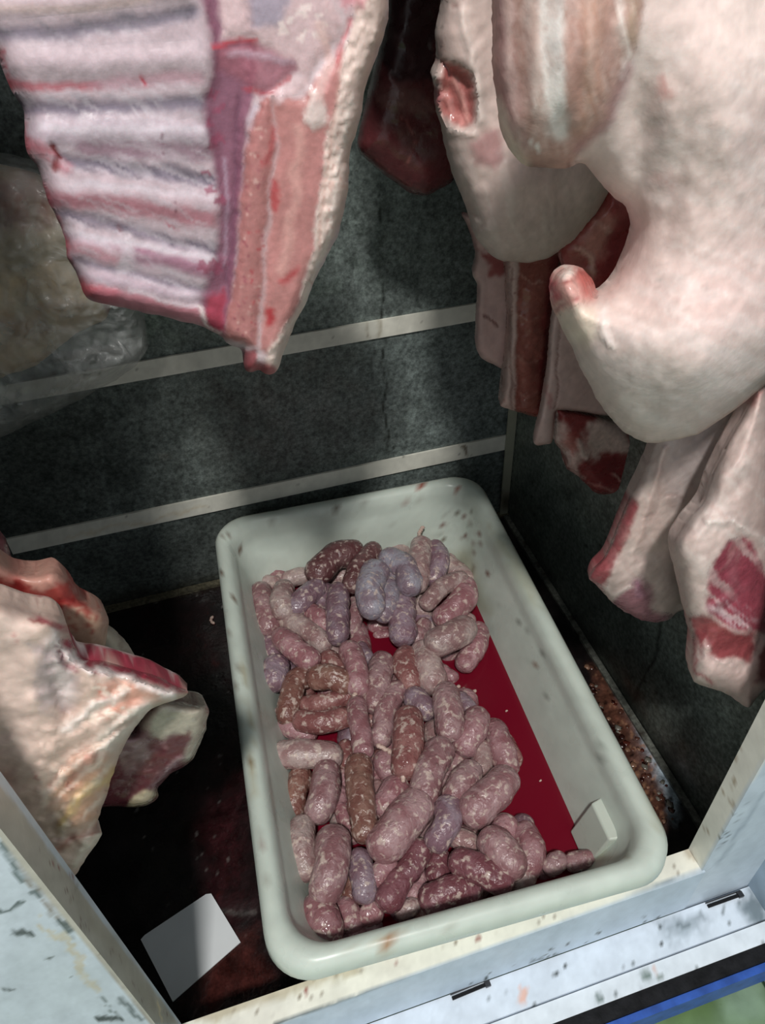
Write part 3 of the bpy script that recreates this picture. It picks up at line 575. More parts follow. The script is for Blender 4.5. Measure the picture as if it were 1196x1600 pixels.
#END
def tube(path, rad, seg=16, cap=6, noise=.05, seed=0, squash=1.):
    path = np.array(path, float)
    # Catmull-Rom
    P = np.vstack([2*path[0]-path[1], path, 2*path[-1]-path[-2]]); C = []
    for i in range(len(path)-1):
        p0, p1, p2, p3 = P[i:i+4]
        for t in np.linspace(0, 1, 7)[:-1]:
            C.append(.5*((2*p1)+(-p0+p2)*t+(2*p0-5*p1+4*p2-p3)*t*t+(-p0+3*p1-3*p2+p3)*t**3))
    C.append(path[-1]); C = np.array(C); L = np.concatenate([[0], np.cumsum(np.linalg.norm(np.diff(C, axis=0), axis=1))])
    tot = L[-1]; n = max(6, int(tot/(rad*.22))); s = np.linspace(0, tot, n)
    mid = np.stack([np.interp(s, L, C[:, k]) for k in range(3)], 1)
    d0 = nrm(mid[0]-mid[1]); d1 = nrm(mid[-1]-mid[-2]); el = 1.02
    rings = [(mid[0]+d0*rad*el*math.sin(a), math.cos(a)**.85) for a in np.linspace(math.pi/2*.96, 0, cap, endpoint=False)]
    rings += [(m, 1) for m in mid]+[(mid[-1]+d1*rad*el*math.sin(a), math.cos(a)**.85) for a in np.linspace(0, math.pi/2*.96, cap+1)[1:]]
    V = []; ce = np.array([r[0] for r in rings]); tan = np.gradient(ce, axis=0)
    for k, (c, r) in enumerate(rings):
        t = nrm(tan[k]); u = nrm(np.cross(t, (0, 0, 1.))); v = np.cross(u, t)
        for j in range(seg):
            a = 2*math.pi*j/seg; V.append((k, a, c, u*math.cos(a)+v*math.sin(a)*squash, r))
    ks = np.array([x[0] for x in V], float); aa = np.array([x[1] for x in V]); cc = np.array([x[2] for x in V]); dd = np.array([x[3] for x in V]); rr = np.array([x[4] for x in V])
    nz = fbm(ks*.28+seed*3.1, np.cos(aa)*1.1+seed, seed % 5)+.8*fbm(ks*.28+9, np.sin(aa)*1.1+seed*2, (seed+2) % 5)+.35*fbm(ks*.8, aa*1.6+seed, 3, 2)*np.sin(aa/2)
    Vx = cc+dd*(rad*rr*(1+noise*nz*1.6))[:, None]
    m = len(rings); F = []
    for k in range(m-1):
        for j in range(seg): q = (j+1) % seg; F.append((k*seg+j, k*seg+q, (k+1)*seg+q, (k+1)*seg+j))
    F.append(tuple(range(seg))[::-1]); F.append(tuple((m-1)*seg+j for j in range(seg)))
    return Vx, F, ce
TAILM = material('casing_tail', .4, False, tuple(lin('c9b0a4')), sss=.2)
def build_sausages():
    for i, (cr, pts, w, l, t, label, tail) in enumerate(SA):
        ox, oy, k = CROP[cr]; P = [(ox+x/k, oy+y/k) for x, y in pts]; wp = w/k
        z = ZL[l]+.004*random.random() if isinstance(l, int) else l
        A = [atz(x, y, z) for x, y in P]
        if len(A) == 1: A = [A[0]-np.array([.004, 0, 0]), A[0]+np.array([.004, 0, 0])]
        dist = ROT[:, 2]@(A[len(A)//2]-CAM); rad = wp/2*dist/FPX*(1.24 if wp < 38 else 1.17)
        # pull the end points in so that the round caps end where the sausage ends
        A = np.array(A); d0 = A[1]-A[0]; d1 = A[-2]-A[-1]
        A[0] = A[0]+d0*min(.3, .08*rad/np.linalg.norm(d0)); A[-1] = A[-1]+d1*min(.3, .08*rad/np.linalg.norm(d1))
        if len(A) > 2: A[1:-1, 2] += .004
        V, F, ce = tube(A, rad, seed=i, noise=.075)
        V[:, 2] = np.maximum(V[:, 2], .0105)
        c = tuple(A.mean(0)); col = lin(T[t]); j = .92+.16*(random.random()-.5)
        par = None
        o = mk('raw_sausage', V, F, SAUS, None, loc=c); fixn(o); o.color = (*(np.clip(col*j, 0, 1)), 1)
        tag(o, label, 'sausage', 'raw sausages in the tray')
        if tail:
            q = [(ox+x/k, oy+y/k) for x, y in tail]; zz = [z+.004*(1-n_/3) for n_ in range(len(q))]
            TV, TF, _ = tube([atz(x, y, z_) for (x, y), z_ in zip(q, zz)], .0028, 8, 3, .35, i)
            mk('casing_end', TV, TF, TAILM, o, loc=c)
build_sausages()

# ------------------------------------------------------------------ hanging meat
class Slab: pass
def slab(name, label, cat, outline, y0, thick, base, ops, regions=(), slope=(0, 0), round_=.03, back=None, res=.0024, mat=None, part='body', top=None, group=None, dome=None, lump=.002, rough_edge=.0015, sm=4, mats=None):
    """solid hanging piece: outline given where it is seen, set upright at depth y0 (plus slope), rounded front and back"""
    mat = mat or FAT; mats = mats or {}
    sx, sz = slope; n = nrm(np.array([-sx, 1., -sz]))
    c0 = aty(*np.mean(np.array(outline, float), 0), y0)
    def unp(p):
        d = ray(*p); t = ((c0-CAM)@n)/(d@n); return CAM+d*t
    uv = [unp(p)[[0, 2]] for p in outline]
    if top:                                   # (index to insert after, [(X, Z)...]) real-space outline above the frame, unseen and shaped for its shadows
        idx, pts = top; uv = uv[:idx+1]+[np.array(p, float) for p in pts]+uv[idx+1:]
    uv = np.array(uv)
    # resample outline finely with a little raggedness
    R = []
    for i in range(len(uv)):
        a, b = uv[i], uv[(i+1) % len(uv)]; L = np.linalg.norm(b-a); m = max(1, int(L/(res*1.15)))
        for k in range(m): R.append(a+(b-a)*k/m)
    R = np.array(R)
    for _ in range(sm): R = (np.roll(R, 1, 0)+2*R+np.roll(R, -1, 0))/4
    R = R+rough_edge*np.stack([fbm(R[:, 0]*90, R[:, 1]*90, 1), fbm(R[:, 0]*90+9, R[:, 1]*90, 2)], 1)
    def to3(q): # on the plane
        X, Z = q[:, 0], q[:, 1]; Y = c0[1]+(n[0]*(c0[0]-X)+n[2]*(c0[2]-Z))/n[1]
        return np.stack([X, Y, Z], 1)
    lo, hi = R.min(0), R.max(0)
    gx = np.arange(lo[0], hi[0], res); gz = np.arange(lo[1], hi[1], res)
    G = np.stack(np.meshgrid(gx, gz), -1); G[1::2, :, 0] += res/2; ii = np.stack(np.meshgrid(np.arange(len(gx)), np.arange(len(gz))), -1).reshape(-1, 2); G = G.reshape(-1, 2)
    pp = proj(to3(G)); vis = (pp[:, 0] > -40) & (pp[:, 0] < 1236) & (pp[:, 1] > -40) & (pp[:, 1] < 1640)
    keep = vis | ((ii[:, 0] % 5 == 0) & (ii[:, 1] % 5 == 0))
    G = G[keep]; G = G[inside(G, R)]; d, _ = dpoly(G, R[::2], True); G = G[d > res*.7]
    allp = [Vector(p) for p in R]+[Vector(p) for p in G]; nb = len(R)
    vv, ee, ff, *_r = geometry.delaunay_2d_cdt(allp, [], [list(range(nb))], 1, 1e-6)
    q = np.array([v[:] for v in vv]); F = np.array([f for f in ff if len(f) == 3])
    d, _ = dpoly(q, R[::2], True)
    onb = d < res*.35
    d[onb] = 0
    P = to3(q); px = proj(P)
    prof = lambda dd, r: np.sqrt(np.clip(1-(1-np.clip(dd/r, 0, 1))**2, 0, 1))
    col, h = paint(px, base, ops)
    win = ss(d/.012)
    hf = thick*prof(d, round_)+h*ss(d/.005)+lump*fbm(q[:, 0]*28, q[:, 1]*28, 3)*win*2
    if dome:
        for (cx, cy, rx, ry, hh) in dome:
            r2 = ((px[:, 0]-cx)/rx)**2+((px[:, 1]-cy)/ry)**2; hf = hf+hh*np.exp(-r2)*win
    tocam = CAM-P; dist = np.linalg.norm(tocam, axis=1); tocam /= dist[:, None]
    nn = -n; cosv = np.maximum((tocam@nn), .35)
    front = P+tocam*(hf/cosv)[:, None]
    bt = back if back is not None else thick
    bk = P+n*(bt*prof(d, round_))[:, None]
    used = np.unique(F); inner = ~onb
    idx = np.arange(len(q)); bidx = np.where(inner, idx+len(q), idx)
    allV = np.vstack([front, bk])
    # regions
    fc = px[F].mean(1); lab = np.zeros(len(F), int)
    for k, r in enumerate(regions): lab[inside(fc, r[1])] = k+1
    zb = P[:, 2].min(); loc = (float(P[:, 0].mean()), float(c0[1]), float(zb))
    root = empty(name, loc, label, cat, group)
    Fb = bidx[F][:, ::-1]
    def emit(pn, FF, m, plabel=None):
        u = np.unique(FF); mp = -np.ones(len(allV), int); mp[u] = np.arange(len(u))
        c = np.vstack([col, col])[u]
        o = mk(pn, allV[u], mp[FF], m, root, c, loc=loc)
        # orientation: front faces should look at the camera
        if plabel: o['label'] = plabel
        return o
    # consistent winding
    f0 = F[0]; nn0 = np.cross(front[F[:, 1]]-front[F[:, 0]], front[F[:, 2]]-front[F[:, 0]]); s = ((CAM-front[F[:, 0]])*nn0).sum(1)
    if np.median(s) < 0: F = F[:, ::-1]; Fb = Fb[:, ::-1]
    emit(part, np.vstack([F[lab == 0], Fb]), mat)
    for k, r in enumerate(regions):
        if (lab == k+1).any(): emit(r[0], F[lab == k+1], mats.get(r[0], mat), r[2] if len(r) > 2 else None)
    return root
# --- rack of ribs with loin, nearest piece on the left
HB = '7b7480'
rib = lambda pts, w, c, h: ('s', w, 9, c, .8, h, pts, .35)
rack_ops = [
 ('p', 6, 'c6b2b9', 1, 0, [(-60, -200), (330, -200), (350, 520), (130, 480), (0, 90)]),
 # membrane between the ribs: grey blue with fine fibres
 ('s', 24, 9, '7f7684', .9, -1.24, [(-10, 56), (100, 52), (200, 38), (300, 20)], .4),
 ('s', 22, 9, '7f7585', .9, -1.24, [(10, 165), (100, 172), (200, 168), (320, 160)], .4),
 ('s', 22, 9, '847a8b', .85, -1.24, [(95, 250), (190, 262), (330, 284)], .4),
 ('s', 18, 8, '8d8090', .85, -1.24, [(95, 335), (180, 352), (260, 375), (340, 392)], .4),
 ('s', 14, 7, '8d8090', .8, -1.03, [(115, 405), (200, 425), (320, 455)], .4),
 ('s', 34, 10, 'cfb9be', .8, 2.47, [(-20, 10), (120, 2), (290, -20)], .3), ('s', 12, 6, 'e9cfca', .7, 0.00, [(0, 14), (130, 14), (230, 0)], .3),
 ('s', 46, 12, 'cdb9c0', .9, 2.89, [(10, 100), (120, 98), (310, 88)], .3),
 ('s', 16, 7, 'c0606c', .8, 0.00, [(8, 132), (70, 136), (150, 136)], .6), ('s', 20, 9, 'bd909c', .7, 0.00, [(150, 134), (310, 118)], .5),
 ('s', 44, 12, 'c7b5c0', .9, 2.89, [(42, 208), (160, 206), (320, 210)], .3), ('s', 10, 6, 'dcd2da', .7, 0.00, [(60, 200), (160, 202), (315, 200)], .4),
 ('s', 26, 9, 'a0808f', .85, 0.00, [(130, 232), (220, 236), (320, 238)], .4), ('s', 18, 8, 'c77884', .8, 0.00, [(42, 222), (70, 240), (100, 260)], .5),
 ('s', 44, 12, 'ceb7bf', .9, 2.89, [(72, 300), (180, 305), (335, 325)], .3), ('s', 26, 9, 'b87783', .85, 0.00, [(80, 310), (170, 318), (250, 332), (330, 345)], .5), ('s', 8, 5, 'dacdd5', .7, 0.00, [(110, 285), (220, 296), (335, 312)], .4),
 ('s', 34, 11, 'cbb3bf', .9, 2.47, [(100, 378), (200, 395), (330, 418)], .3), ('s', 22, 8, 'a8748a', .85, 0.00, [(215, 395), (270, 410), (330, 425)], .4), ('s', 18, 7, 'c08a94', .8, 0.00, [(105, 385), (180, 402)], .5), ('s', 7, 4, 'dacdd5', .8, 0.00, [(100, 358), (180, 378), (330, 402)], .4),
 ('s', 18, 7, 'c5aebb', .85, 1.24, [(120, 425), (220, 450), (330, 468)], .3),
 ('s', 26, 8, 'c04e5a', .85, 1.65, [(130, 448), (170, 462)], .6), ('s', 30, 9, 'bd7582', .85, 2.06, [(160, 462), (250, 482), (330, 500)], .5), ('s', 6, 4, 'dccfd6', .8, 0.00, [(200, 452), (260, 470), (315, 482)], .5),
 ('h', 5, 30, 'd6cad2', 0.61, [(0, 40), (290, 15), (290, 50), (0, 70)], 8), ('h', 5, 30, '5f5866', 0.68, [(0, 45), (300, 10), (300, 36), (0, 70)], 7),
 ('h', 5, 28, '645c6b', 0.68, [(30, 155), (330, 148), (330, 176), (40, 182)], 7), ('h', 5, 28, 'd6cad2', 0.47, [(30, 140), (330, 130), (330, 190), (40, 192)], 8),
 ('h', 5, 33, '6a616f', 0.61, [(90, 245), (335, 262), (335, 292), (100, 268)], 7), ('h', 5, 33, '6a616f', 0.61, [(95, 330), (340, 378), (340, 398), (95, 345)], 6), ('h', 5, 23, 'd2c6ce', 0.41, [(50, 180), (340, 200), (340, 470), (130, 440)], 8),
 ('s', 9, 3, '6d1a1e', .95, -1.24, [(78, 232), (88, 246)], .8), ('s', 9, 4, '7c2c2c', .85, -1.24, [(86, 256), (88, 270)], .8), ('s', 5, 3, 'b03244', .9, -0.41, [(222, 118), (228, 134)], .5), ('s', 5, 2, '82636b', .95, -0.83, [(184, 352), (194, 370)], .5),
 ('s', 18, 6, 'dccfd6', .5, 0.00, [(195, 370), (200, 400), (190, 420)], .8), ('s', 1.6, 1.2, '6f3c4c', .7, 0.00, [(254, 208), (255, 242)], .2), ('s', 1.6, 1.2, '6f3c4c', .7, 0.00, [(274, 316), (276, 342)], .2), ('s', 2.5, 2, 'b6465c', .7, 0.00, [(262, 350), (278, 358)], .5),
 ('s', 8, 5, 'b5424e', .8, 0.00, [(0, 85), (18, 140), (40, 235), (72, 310), (100, 385), (132, 458)], .8),
 # purple strip beside the spine
 ('p', 7, '8d5f72', 1, -5, [(300, -60), (330, 60), (335, 115), (318, 150), (322, 190), (330, 235), (338, 290), (345, 330), (340, 385), (330, 430), (312, 470), (322, 512), (350, 525), (362, 480), (378, 360), (385, 260), (392, 160), (400, 90), (380, -60)], .4),
 ('d', 12, 8, 14, '9b5068', .75, [(318, 140), (345, 140), (350, 470), (318, 480)]),
 ('s', 7, 4, '6f4559', .7, -0.83, [(372, 150), (370, 260), (362, 380), (352, 440)], .4), ('s', 6, 4, 'b9a3b5', .6, 0.00, [(352, 250), (356, 330), (350, 410)], .4), ('s', 8, 4, 'cfc3cf', .7, 0.41, [(398, 165), (385, 260), (378, 350), (366, 470)], .4),
 ('p', 6, 'a83f53', .9, 2, [(318, 465), (345, 450), (352, 470), (350, 525), (318, 510)], .8), ('s', 6, 3, 'efdcdc', .9, 0.41, [(312, 480), (322, 510), (345, 520)], .6),
 # backbone, loin, fat rim
 ('p', 5, 'b67c7a', 1, 5, [(405, 160), (425, 150), (430, 230), (418, 330), (410, 430), (403, 545), (350, 530), (358, 480), (372, 400), (378, 300), (388, 220)], .5),
 ('d', 60, 1.2, 4, '97495a', .6, [(395, 200), (420, 200), (408, 540), (355, 525), (380, 330)]), ('d', 40, 1.2, 3.5, 'dcb6ae', .6, [(395, 200), (420, 200), (408, 540), (355, 525), (380, 330)]), ('d', 14, 2, 6, 'b23c46', .6, [(395, 200), (420, 200), (408, 540), (370, 525), (390, 330)]),
 ('p', 7, 'bf8582', 1, 4, [(425, 150), (470, 150), (500, 120), (540, 70), (550, 130), (520, 220), (500, 330), (492, 400), (470, 470), (430, 560), (408, 545), (412, 430), (422, 320), (432, 230)], .5),
 ('s', 15, 7, 'd9a69f', .7, 0.41, [(470, 200), (460, 330), (440, 420)], .7), ('s', 9, 6, 'b9353e', .75, 0.00, [(432, 290), (430, 330)], .8), ('s', 10, 7, 'b9353e', .75, 0.00, [(462, 420), (440, 440)], .8), ('s', 12, 5, 'b0232f', .85, 0.00, [(422, 488), (426, 502)], .8), ('s', 9, 6, 'bb4a50', .6, 0.00, [(425, 200), (415, 260)], .8),
 ('p', 5, 'e6cfc6', 1, 3, [(605, -50), (600, 60), (575, 130), (545, 300), (535, 350), (500, 420), (440, 585), (412, 590), (425, 540), (470, 470), (488, 400), (498, 330), (505, 240), (528, 150), (545, 60), (560, -40)], .6),
 ('s', 4, 3, 'c49a8f', .7, -0.62, [(530, 130), (512, 260), (498, 390)], .5), ('s', 5, 3, 'f3e6de', .7, 0.41, [(552, 150), (530, 260), (518, 370), (470, 490)], .6), ('d', 30, 2, 5, 'c99b90', .5, [(530, 200), (545, 260), (520, 370), (440, 560), (430, 540), (505, 380)]),
 # top knob of fat and cartilage
 ('p', 7, 'd9bdc0', 1, 2.5, [(330, -80), (345, 60), (400, 68), (450, 100), (470, 120), (420, 155), (440, 160), (480, 130), (520, 60), (530, 30), (490, -80)], .8),
 ('p', 9, 'a097a8', .85, .5, [(380, -60), (465, -60), (440, 40), (395, 40)], .8), ('p', 8, 'a06472', .9, 1.5, [(335, 70), (400, 70), (460, 95), (465, 115), (430, 135), (412, 155), (380, 130), (345, 100)], .8),
 ('s', 7, 4, 'c94f5a', .85, 0.83, [(335, 70), (370, 64), (400, 66)], .6), ('s', 6, 4, 'b9404c', .7, 0.00, [(380, 135), (415, 150), (450, 125)], .8), ('s', 8, 6, 'c8b4c2', .6, 0.41, [(360, 85), (420, 90), (455, 100)], .6),
 ('d', 14, 6, 12, 'f1dedb', .8, [(430, 20), (500, 10), (510, 60), (440, 60)]), ('p', 5, 'e6d4cf', .9, 2, [(480, 135), (500, 150), (515, 190), (490, 205), (478, 190)], 1),
 ('s', 7, 4, 'cf6a70', .7, -0.83, [(545, 30), (530, 90), (505, 140)], .7), ('s', 14, 6, 'dfbcb8', .8, 0.00, [(500, 40), (520, 100), (495, 150)], .6), ('p', 8, 'd08a93', .8, 0, [(520, -40), (570, -40), (565, 15), (540, 20)], 1),
 ('s', 10, 4, '9c4a50', .85, 0.00, [(395, 570), (420, 582)], .6), ('p', 4, '9c4c52', .9, 0, [(376, 546), (402, 548), (406, 564), (434, 572), (438, 592), (378, 590)], .4), ('b', 7, 2.5, [(605, -50), (600, 60), (575, 130), (545, 300), (535, 350), (500, 420), (440, 585), (412, 590), (425, 540), (470, 470), (488, 400), (498, 330), (505, 240), (528, 150), (545, 60), (560, -40)]),
]
rack_out = [(-90, -60), (-40, 20), (0, 95), (20, 150), (38, 165), (40, 235), (62, 262), (72, 310), (98, 360), (103, 400), (122, 430), (135, 470), (200, 482), (300, 505), (350, 524), (350, 537), (378, 545), (382, 580), (395, 584), (405, 575), (413, 587), (432, 585), (440, 560), (455, 520), (480, 470), (500, 420), (530, 365), (535, 340), (545, 300), (545, 250), (560, 200), (575, 120), (590, 90), (608, 30), (608, -60)]
ribreg = lambda l, r: ('rib', l+r[::-1])
slab('rib_rack', 'pink pork rib rack with loin hanging nearest the camera on the left', 'meat', rack_out, .50, .022, 'd6c2c6', rack_ops, round_=.012, back=.03, lump=.001, res=.0017, sm=5,
  top=(len(rack_out)-1, [(-.0, 1.18), (-.16, 1.2)]), mat=MEAT, part='membrane', regions=[
  ('rib', [(-60, -14), (310, -50), (310, 4), (-20, 34)]), ('rib', [(0, 76), (310, 62), (318, 122), (12, 146)]), ('rib', [(38, 186), (322, 186), (330, 252), (44, 240)]),
  ('rib', [(68, 280), (335, 300), (342, 358), (80, 326)]), ('rib', [(96, 362), (338, 404), (330, 438), (110, 398)]), ('rib', [(126, 440), (318, 478), (318, 530), (130, 490)]),
  ('backbone', [(405, 160), (425, 150), (430, 230), (418, 330), (410, 430), (403, 560), (345, 535), (358, 480), (372, 400), (378, 300), (388, 220)], 'salmon cut backbone dotted with red'),
  ('loin_muscle', [(425, 150), (470, 150), (500, 120), (540, 70), (550, 130), (520, 220), (500, 330), (492, 400), (470, 470), (430, 545), (404, 600), (404, 545), (412, 430), (422, 320), (432, 230)]),
  ('fat_rim', [(620, -80), (600, 60), (575, 130), (560, 300), (545, 350), (500, 450), (440, 600), (404, 600), (425, 540), (470, 470), (488, 400), (498, 330), (505, 240), (528, 150), (545, 60), (560, -80)], 'creamy white edge of fat')], mats={'fat_rim': FAT})

# --- large pale ham, right
ham_out = [(768, -60), (768, 60), (770, 110), (780, 190), (800, 248), (825, 268), (845, 260), (875, 262), (892, 270), (905, 243), (935, 275), (948, 300), (978, 322), (992, 350), (985, 385), (965, 425), (945, 458), (932, 465), (928, 432), (905, 415), (885, 405), (878, 425), (858, 432), (856, 460), (870, 495), (880, 515), (895, 548), (915, 590), (940, 635), (975, 675), (1010, 694), (1050, 690), (1092, 680), (1150, 640), (1196, 602), (1330, 500), (1330, -60)]
ham_ops = [
 ('p', 60, 'e6cdc6', .6, 0, [(930, 480), (1040, 430), (1196, 420), (1196, 300), (1000, 250)]), ('p', 50, 'd9b5af', .4, 0, [(1010, 480), (1060, 440), (1150, 400), (1196, 380), (1196, 500), (1100, 530)], 2),
 ('p', 40, 'd8c6bf', .5, 0, [(900, 560), (1100, 560), (1196, 500), (1196, 600), (1010, 700)]), ('s', 14, 8, 'cf8f88', .6, 0, [(1030, 120), (1042, 145)], 1), ('s', 16, 12, 'd3a5a1', .6, 0, [(1030, 275), (1045, 290)], 1), ('s', 16, 12, 'dcb5ae', .5, 0, [(1150, 220), (1190, 240)], 1), ('p', 30, 'eedad2', .6, 0, [(1100, -50), (1300, -50), (1300, 220), (1120, 130)], 2),
 ('s', 3, 2, '8a8480', .5, 0, [(1030, 442), (1036, 440)]), ('b', 30, 1.0, [(1000, 40), (1330, 40), (1330, 700), (980, 700), (900, 560), (990, 400)]), ('b', 9, .35, [(1000, 40), (1330, 40), (1330, 500), (1000, 420)]), ('h', 9, 20, 'f6ece8', .25, [(960, 60), (1300, 60), (1300, 660), (1000, 690), (930, 560), (1000, 400)], 30), ('h', 7, 100, 'c9aca4', .22, [(1000, 120), (1300, 60), (1300, 400), (1000, 350)], 30),
 # exposed shank with tan and white bands
 ('p', 6, 'b8958a', 1, 2, [(750, -80), (1012, -80), (1008, 20), (985, 110), (955, 185), (903, 242), (890, 285), (820, 285), (790, 250), (750, 100)], .5),
 ('s', 30, 10, 'a57c78', .9, 2, [(785, -60), (790, 80), (810, 230)], .6), ('s', 12, 6, 'd6b9b1', .8, 1, [(790, -60), (796, 120), (815, 240)], .4), ('s', 34, 9, 'e6ded8', .9, -2, [(862, -60), (858, 60), (862, 140), (872, 200)], .6), ('s', 14, 7, 'efe9e4', .8, 0, [(880, -60), (872, 60), (878, 160)], .5),
 ('s', 18, 8, 'd5c1b8', .8, 1, [(830, -60), (832, 60), (838, 170)], .5), ('s', 36, 12, 'be9584', .95, 4, [(930, -60), (925, 60), (930, 140), (915, 200)], .6), ('s', 18, 8, 'b98d80', .7, 0, [(900, 40), (905, 120), (900, 190)], .6), ('s', 9, 5, 'f0e4dc', .85, 1, [(965, -40), (968, 40), (985, 85), (975, 120)], .6), ('s', 20, 8, 'b39a86', .8, 2, [(990, -60), (990, 60)], .6),
 ('s', 16, 8, 'e9dcc8', .85, 2, [(776, 160), (795, 220), (818, 262), (826, 268)], .5), ('s', 7, 4, 'f4efe9', .8, 1, [(828, 225), (840, 235)], .6), ('h', 5, 84, 'ead9d2', .18, [(770, -80), (1005, -80), (980, 110), (900, 240), (800, 240)], 6), ('h', 6, 88, '9a7468', .35, [(770, -80), (1005, -80), (980, 110), (900, 255), (810, 255)], 6), ('s', 6, 3, '4a3a36', .6, 0, [(830, 262), (865, 263), (890, 266)], 1),
 ('s', 16, 7, 'a87c80', .5, 0, [(905, 235), (955, 180), (985, 105)], .7),
 # joint stub
 ('p', 6, 'd9a79e', 1, 4, [(850, 420), (880, 405), (930, 425), (935, 468), (905, 475), (868, 495), (850, 460)], .6), ('p', 5, 'c4665f', .9, 0, [(895, 420), (930, 425), (932, 462), (912, 456), (905, 440)], .8), ('p', 4, 'd9606b', .8, 0, [(856, 440), (872, 440), (880, 462), (866, 470), (857, 462)], .8), ('s', 9, 4, 'f0e2d8', .9, 2, [(885, 410), (895, 425), (880, 432)], .6), ('s', 4, 2, '8f3d3c', .9, -2, [(880, 438), (892, 442), (898, 436)], .6), ('s', 4, 2, 'a34448', .7, -2, [(870, 484), (885, 470), (905, 462)], .5),
 ('p', 12, 'ebd9c6', .8, 3, [(870, 495), (905, 470), (930, 480), (935, 520), (915, 545), (892, 530)], .7), ('s', 8, 8, 'f4ebe6', .6, 2, [(945, 480), (940, 510), (960, 540)], .5),
]
slab('pork_ham', 'huge pale pork ham with a joint stub, filling the upper right', 'meat', ham_out, .385, .045, 'ddc8c1', ham_ops, round_=.085, back=.03, slope=(0, 0), lump=.0015, res=.0025, sm=7,
  top=(len(ham_out)-1, [(.36, .98), (.36, 1.2), (.28, 1.2)]), part='skin', dome=[(1100, 560, 200, 120, .035), (1090, 330, 120, 120, .01), (1000, 470, 60, 60, -.008), (1150, 150, 150, 140, .018), (870, 100, 60, 160, .008), (1000, 200, 28, 110, -.006), (900, 300, 40, 60, -.004)],  # unseen top cut narrow to let lamp light reach the shoulder
  regions=[('shank_muscle', [(750, -80), (1012, -80), (1008, 20), (985, 110), (955, 185), (903, 242), (890, 285), (820, 285), (790, 250), (750, 100)], 'exposed tan shank muscle with white bands'),
   ('joint_bone', [(850, 420), (880, 400), (932, 425), (935, 468), (905, 475), (868, 497), (850, 460)], 'pink cut joint end')], mats={'shank_muscle': MEAT, 'joint_bone': WET})

# --- muscle seen in the cavity behind the ham
slab('neck_trimming', 'dark red strip of meat showing in the notch left of the ham', 'meat', [(870, 395), (890, 365), (935, 320), (952, 285), (1030, 300), (1040, 420), (1000, 500), (930, 500), (905, 440), (880, 425)], .60, .02, '9a4a48', [
 ('p', 10, 'c48a80', .8, 1, [(905, 370), (945, 330), (960, 345), (945, 400), (915, 405)]), ('p', 12, '7c2327', .85, 0, [(945, 380), (985, 340), (1000, 400), (960, 460), (930, 460)]), ('s', 8, 4, 'ddb5a8', .6, 1, [(900, 385), (925, 400), (930, 425)]), ('s', 7, 4, 'd6a79c', .7, 1, [(930, 345), (950, 360)])], mat=WET, part='muscle')

# --- pale shoulder behind, centre top
sh_out = [(697, -60), (695, 0), (683, 60), (688, 92), (672, 122), (684, 138), (680, 170), (690, 192), (700, 240), (715, 290), (735, 340), (745, 378), (780, 407), (820, 412), (860, 402), (900, 378), (935, 335), (960, 290), (980, 200), (980, -60)]
slab('pork_shoulder', 'pale pork shoulder with a reddish hollow, hanging behind the ham, top centre', 'meat', sh_out, .60, .035, 'd3bdb6', [
 ('p', 20, 'c9b3ae', .6, 0, [(720, 330), (900, 320), (900, 400), (760, 410)]), ('p', 6, 'a8605c', .95, -12, [(688, 95), (715, 100), (742, 118), (745, 165), (742, 190), (722, 203), (700, 195), (690, 170), (684, 130)], .8),
 ('s', 8, 4, 'd09a92', .8, 2, [(708, 125), (722, 160), (730, 190)], .6), ('s', 7, 4, 'c98c86', .8, 2, [(695, 140), (706, 175), (720, 195)], .6), ('s', 5, 3, '6d2227', .8, -2, [(690, 100), (700, 118)], .6), ('s', 9, 4, 'c66e74', .9, 1, [(682, 128), (685, 160)], .7), ('s', 7, 3, 'e8ddd6', .8, 2, [(674, 122), (685, 135)], .5),
 ('p', 9, 'a9807f', .9, 1, [(735, 225), (760, 205), (780, 205), (790, 250), (770, 262), (740, 255)], .5), ('s', 16, 9, 'e2d3cc', .7, 3, [(725, 20), (735, 80), (750, 130), (755, 190)], .7), ('s', 12, 8, 'dccac2', .6, 3, [(700, 210), (740, 215)], .7), ('s', 4, 3, '9a6d68', .6, -2, [(705, 4), (712, 8)], .7),
 ('s', 6, 4, 'b79a94', .5, -2, [(730, 320), (760, 350), (745, 372)], .8), ('h', 7, 80, 'e6d8d1', .3, [(700, 220), (900, 250), (900, 400), (740, 390)], 20), ('s', 10, 6, 'cfa7a0', .5, 0, [(686, 60), (692, 90)], 1)],
 round_=.035, lump=.003, top=(len(sh_out)-1, [(.34, 1.12), (.14, 1.1), (.16, .93)]), part='skin', dome=[(830, 300, 90, 90, .02)], regions=[('hollow', [(684, 92), (715, 96), (742, 115), (748, 165), (744, 192), (722, 206), (698, 198), (686, 170), (680, 130)], 'reddish open hollow')], mats={'hollow': WET})  # unseen top reaches left to shade the dark piece behind

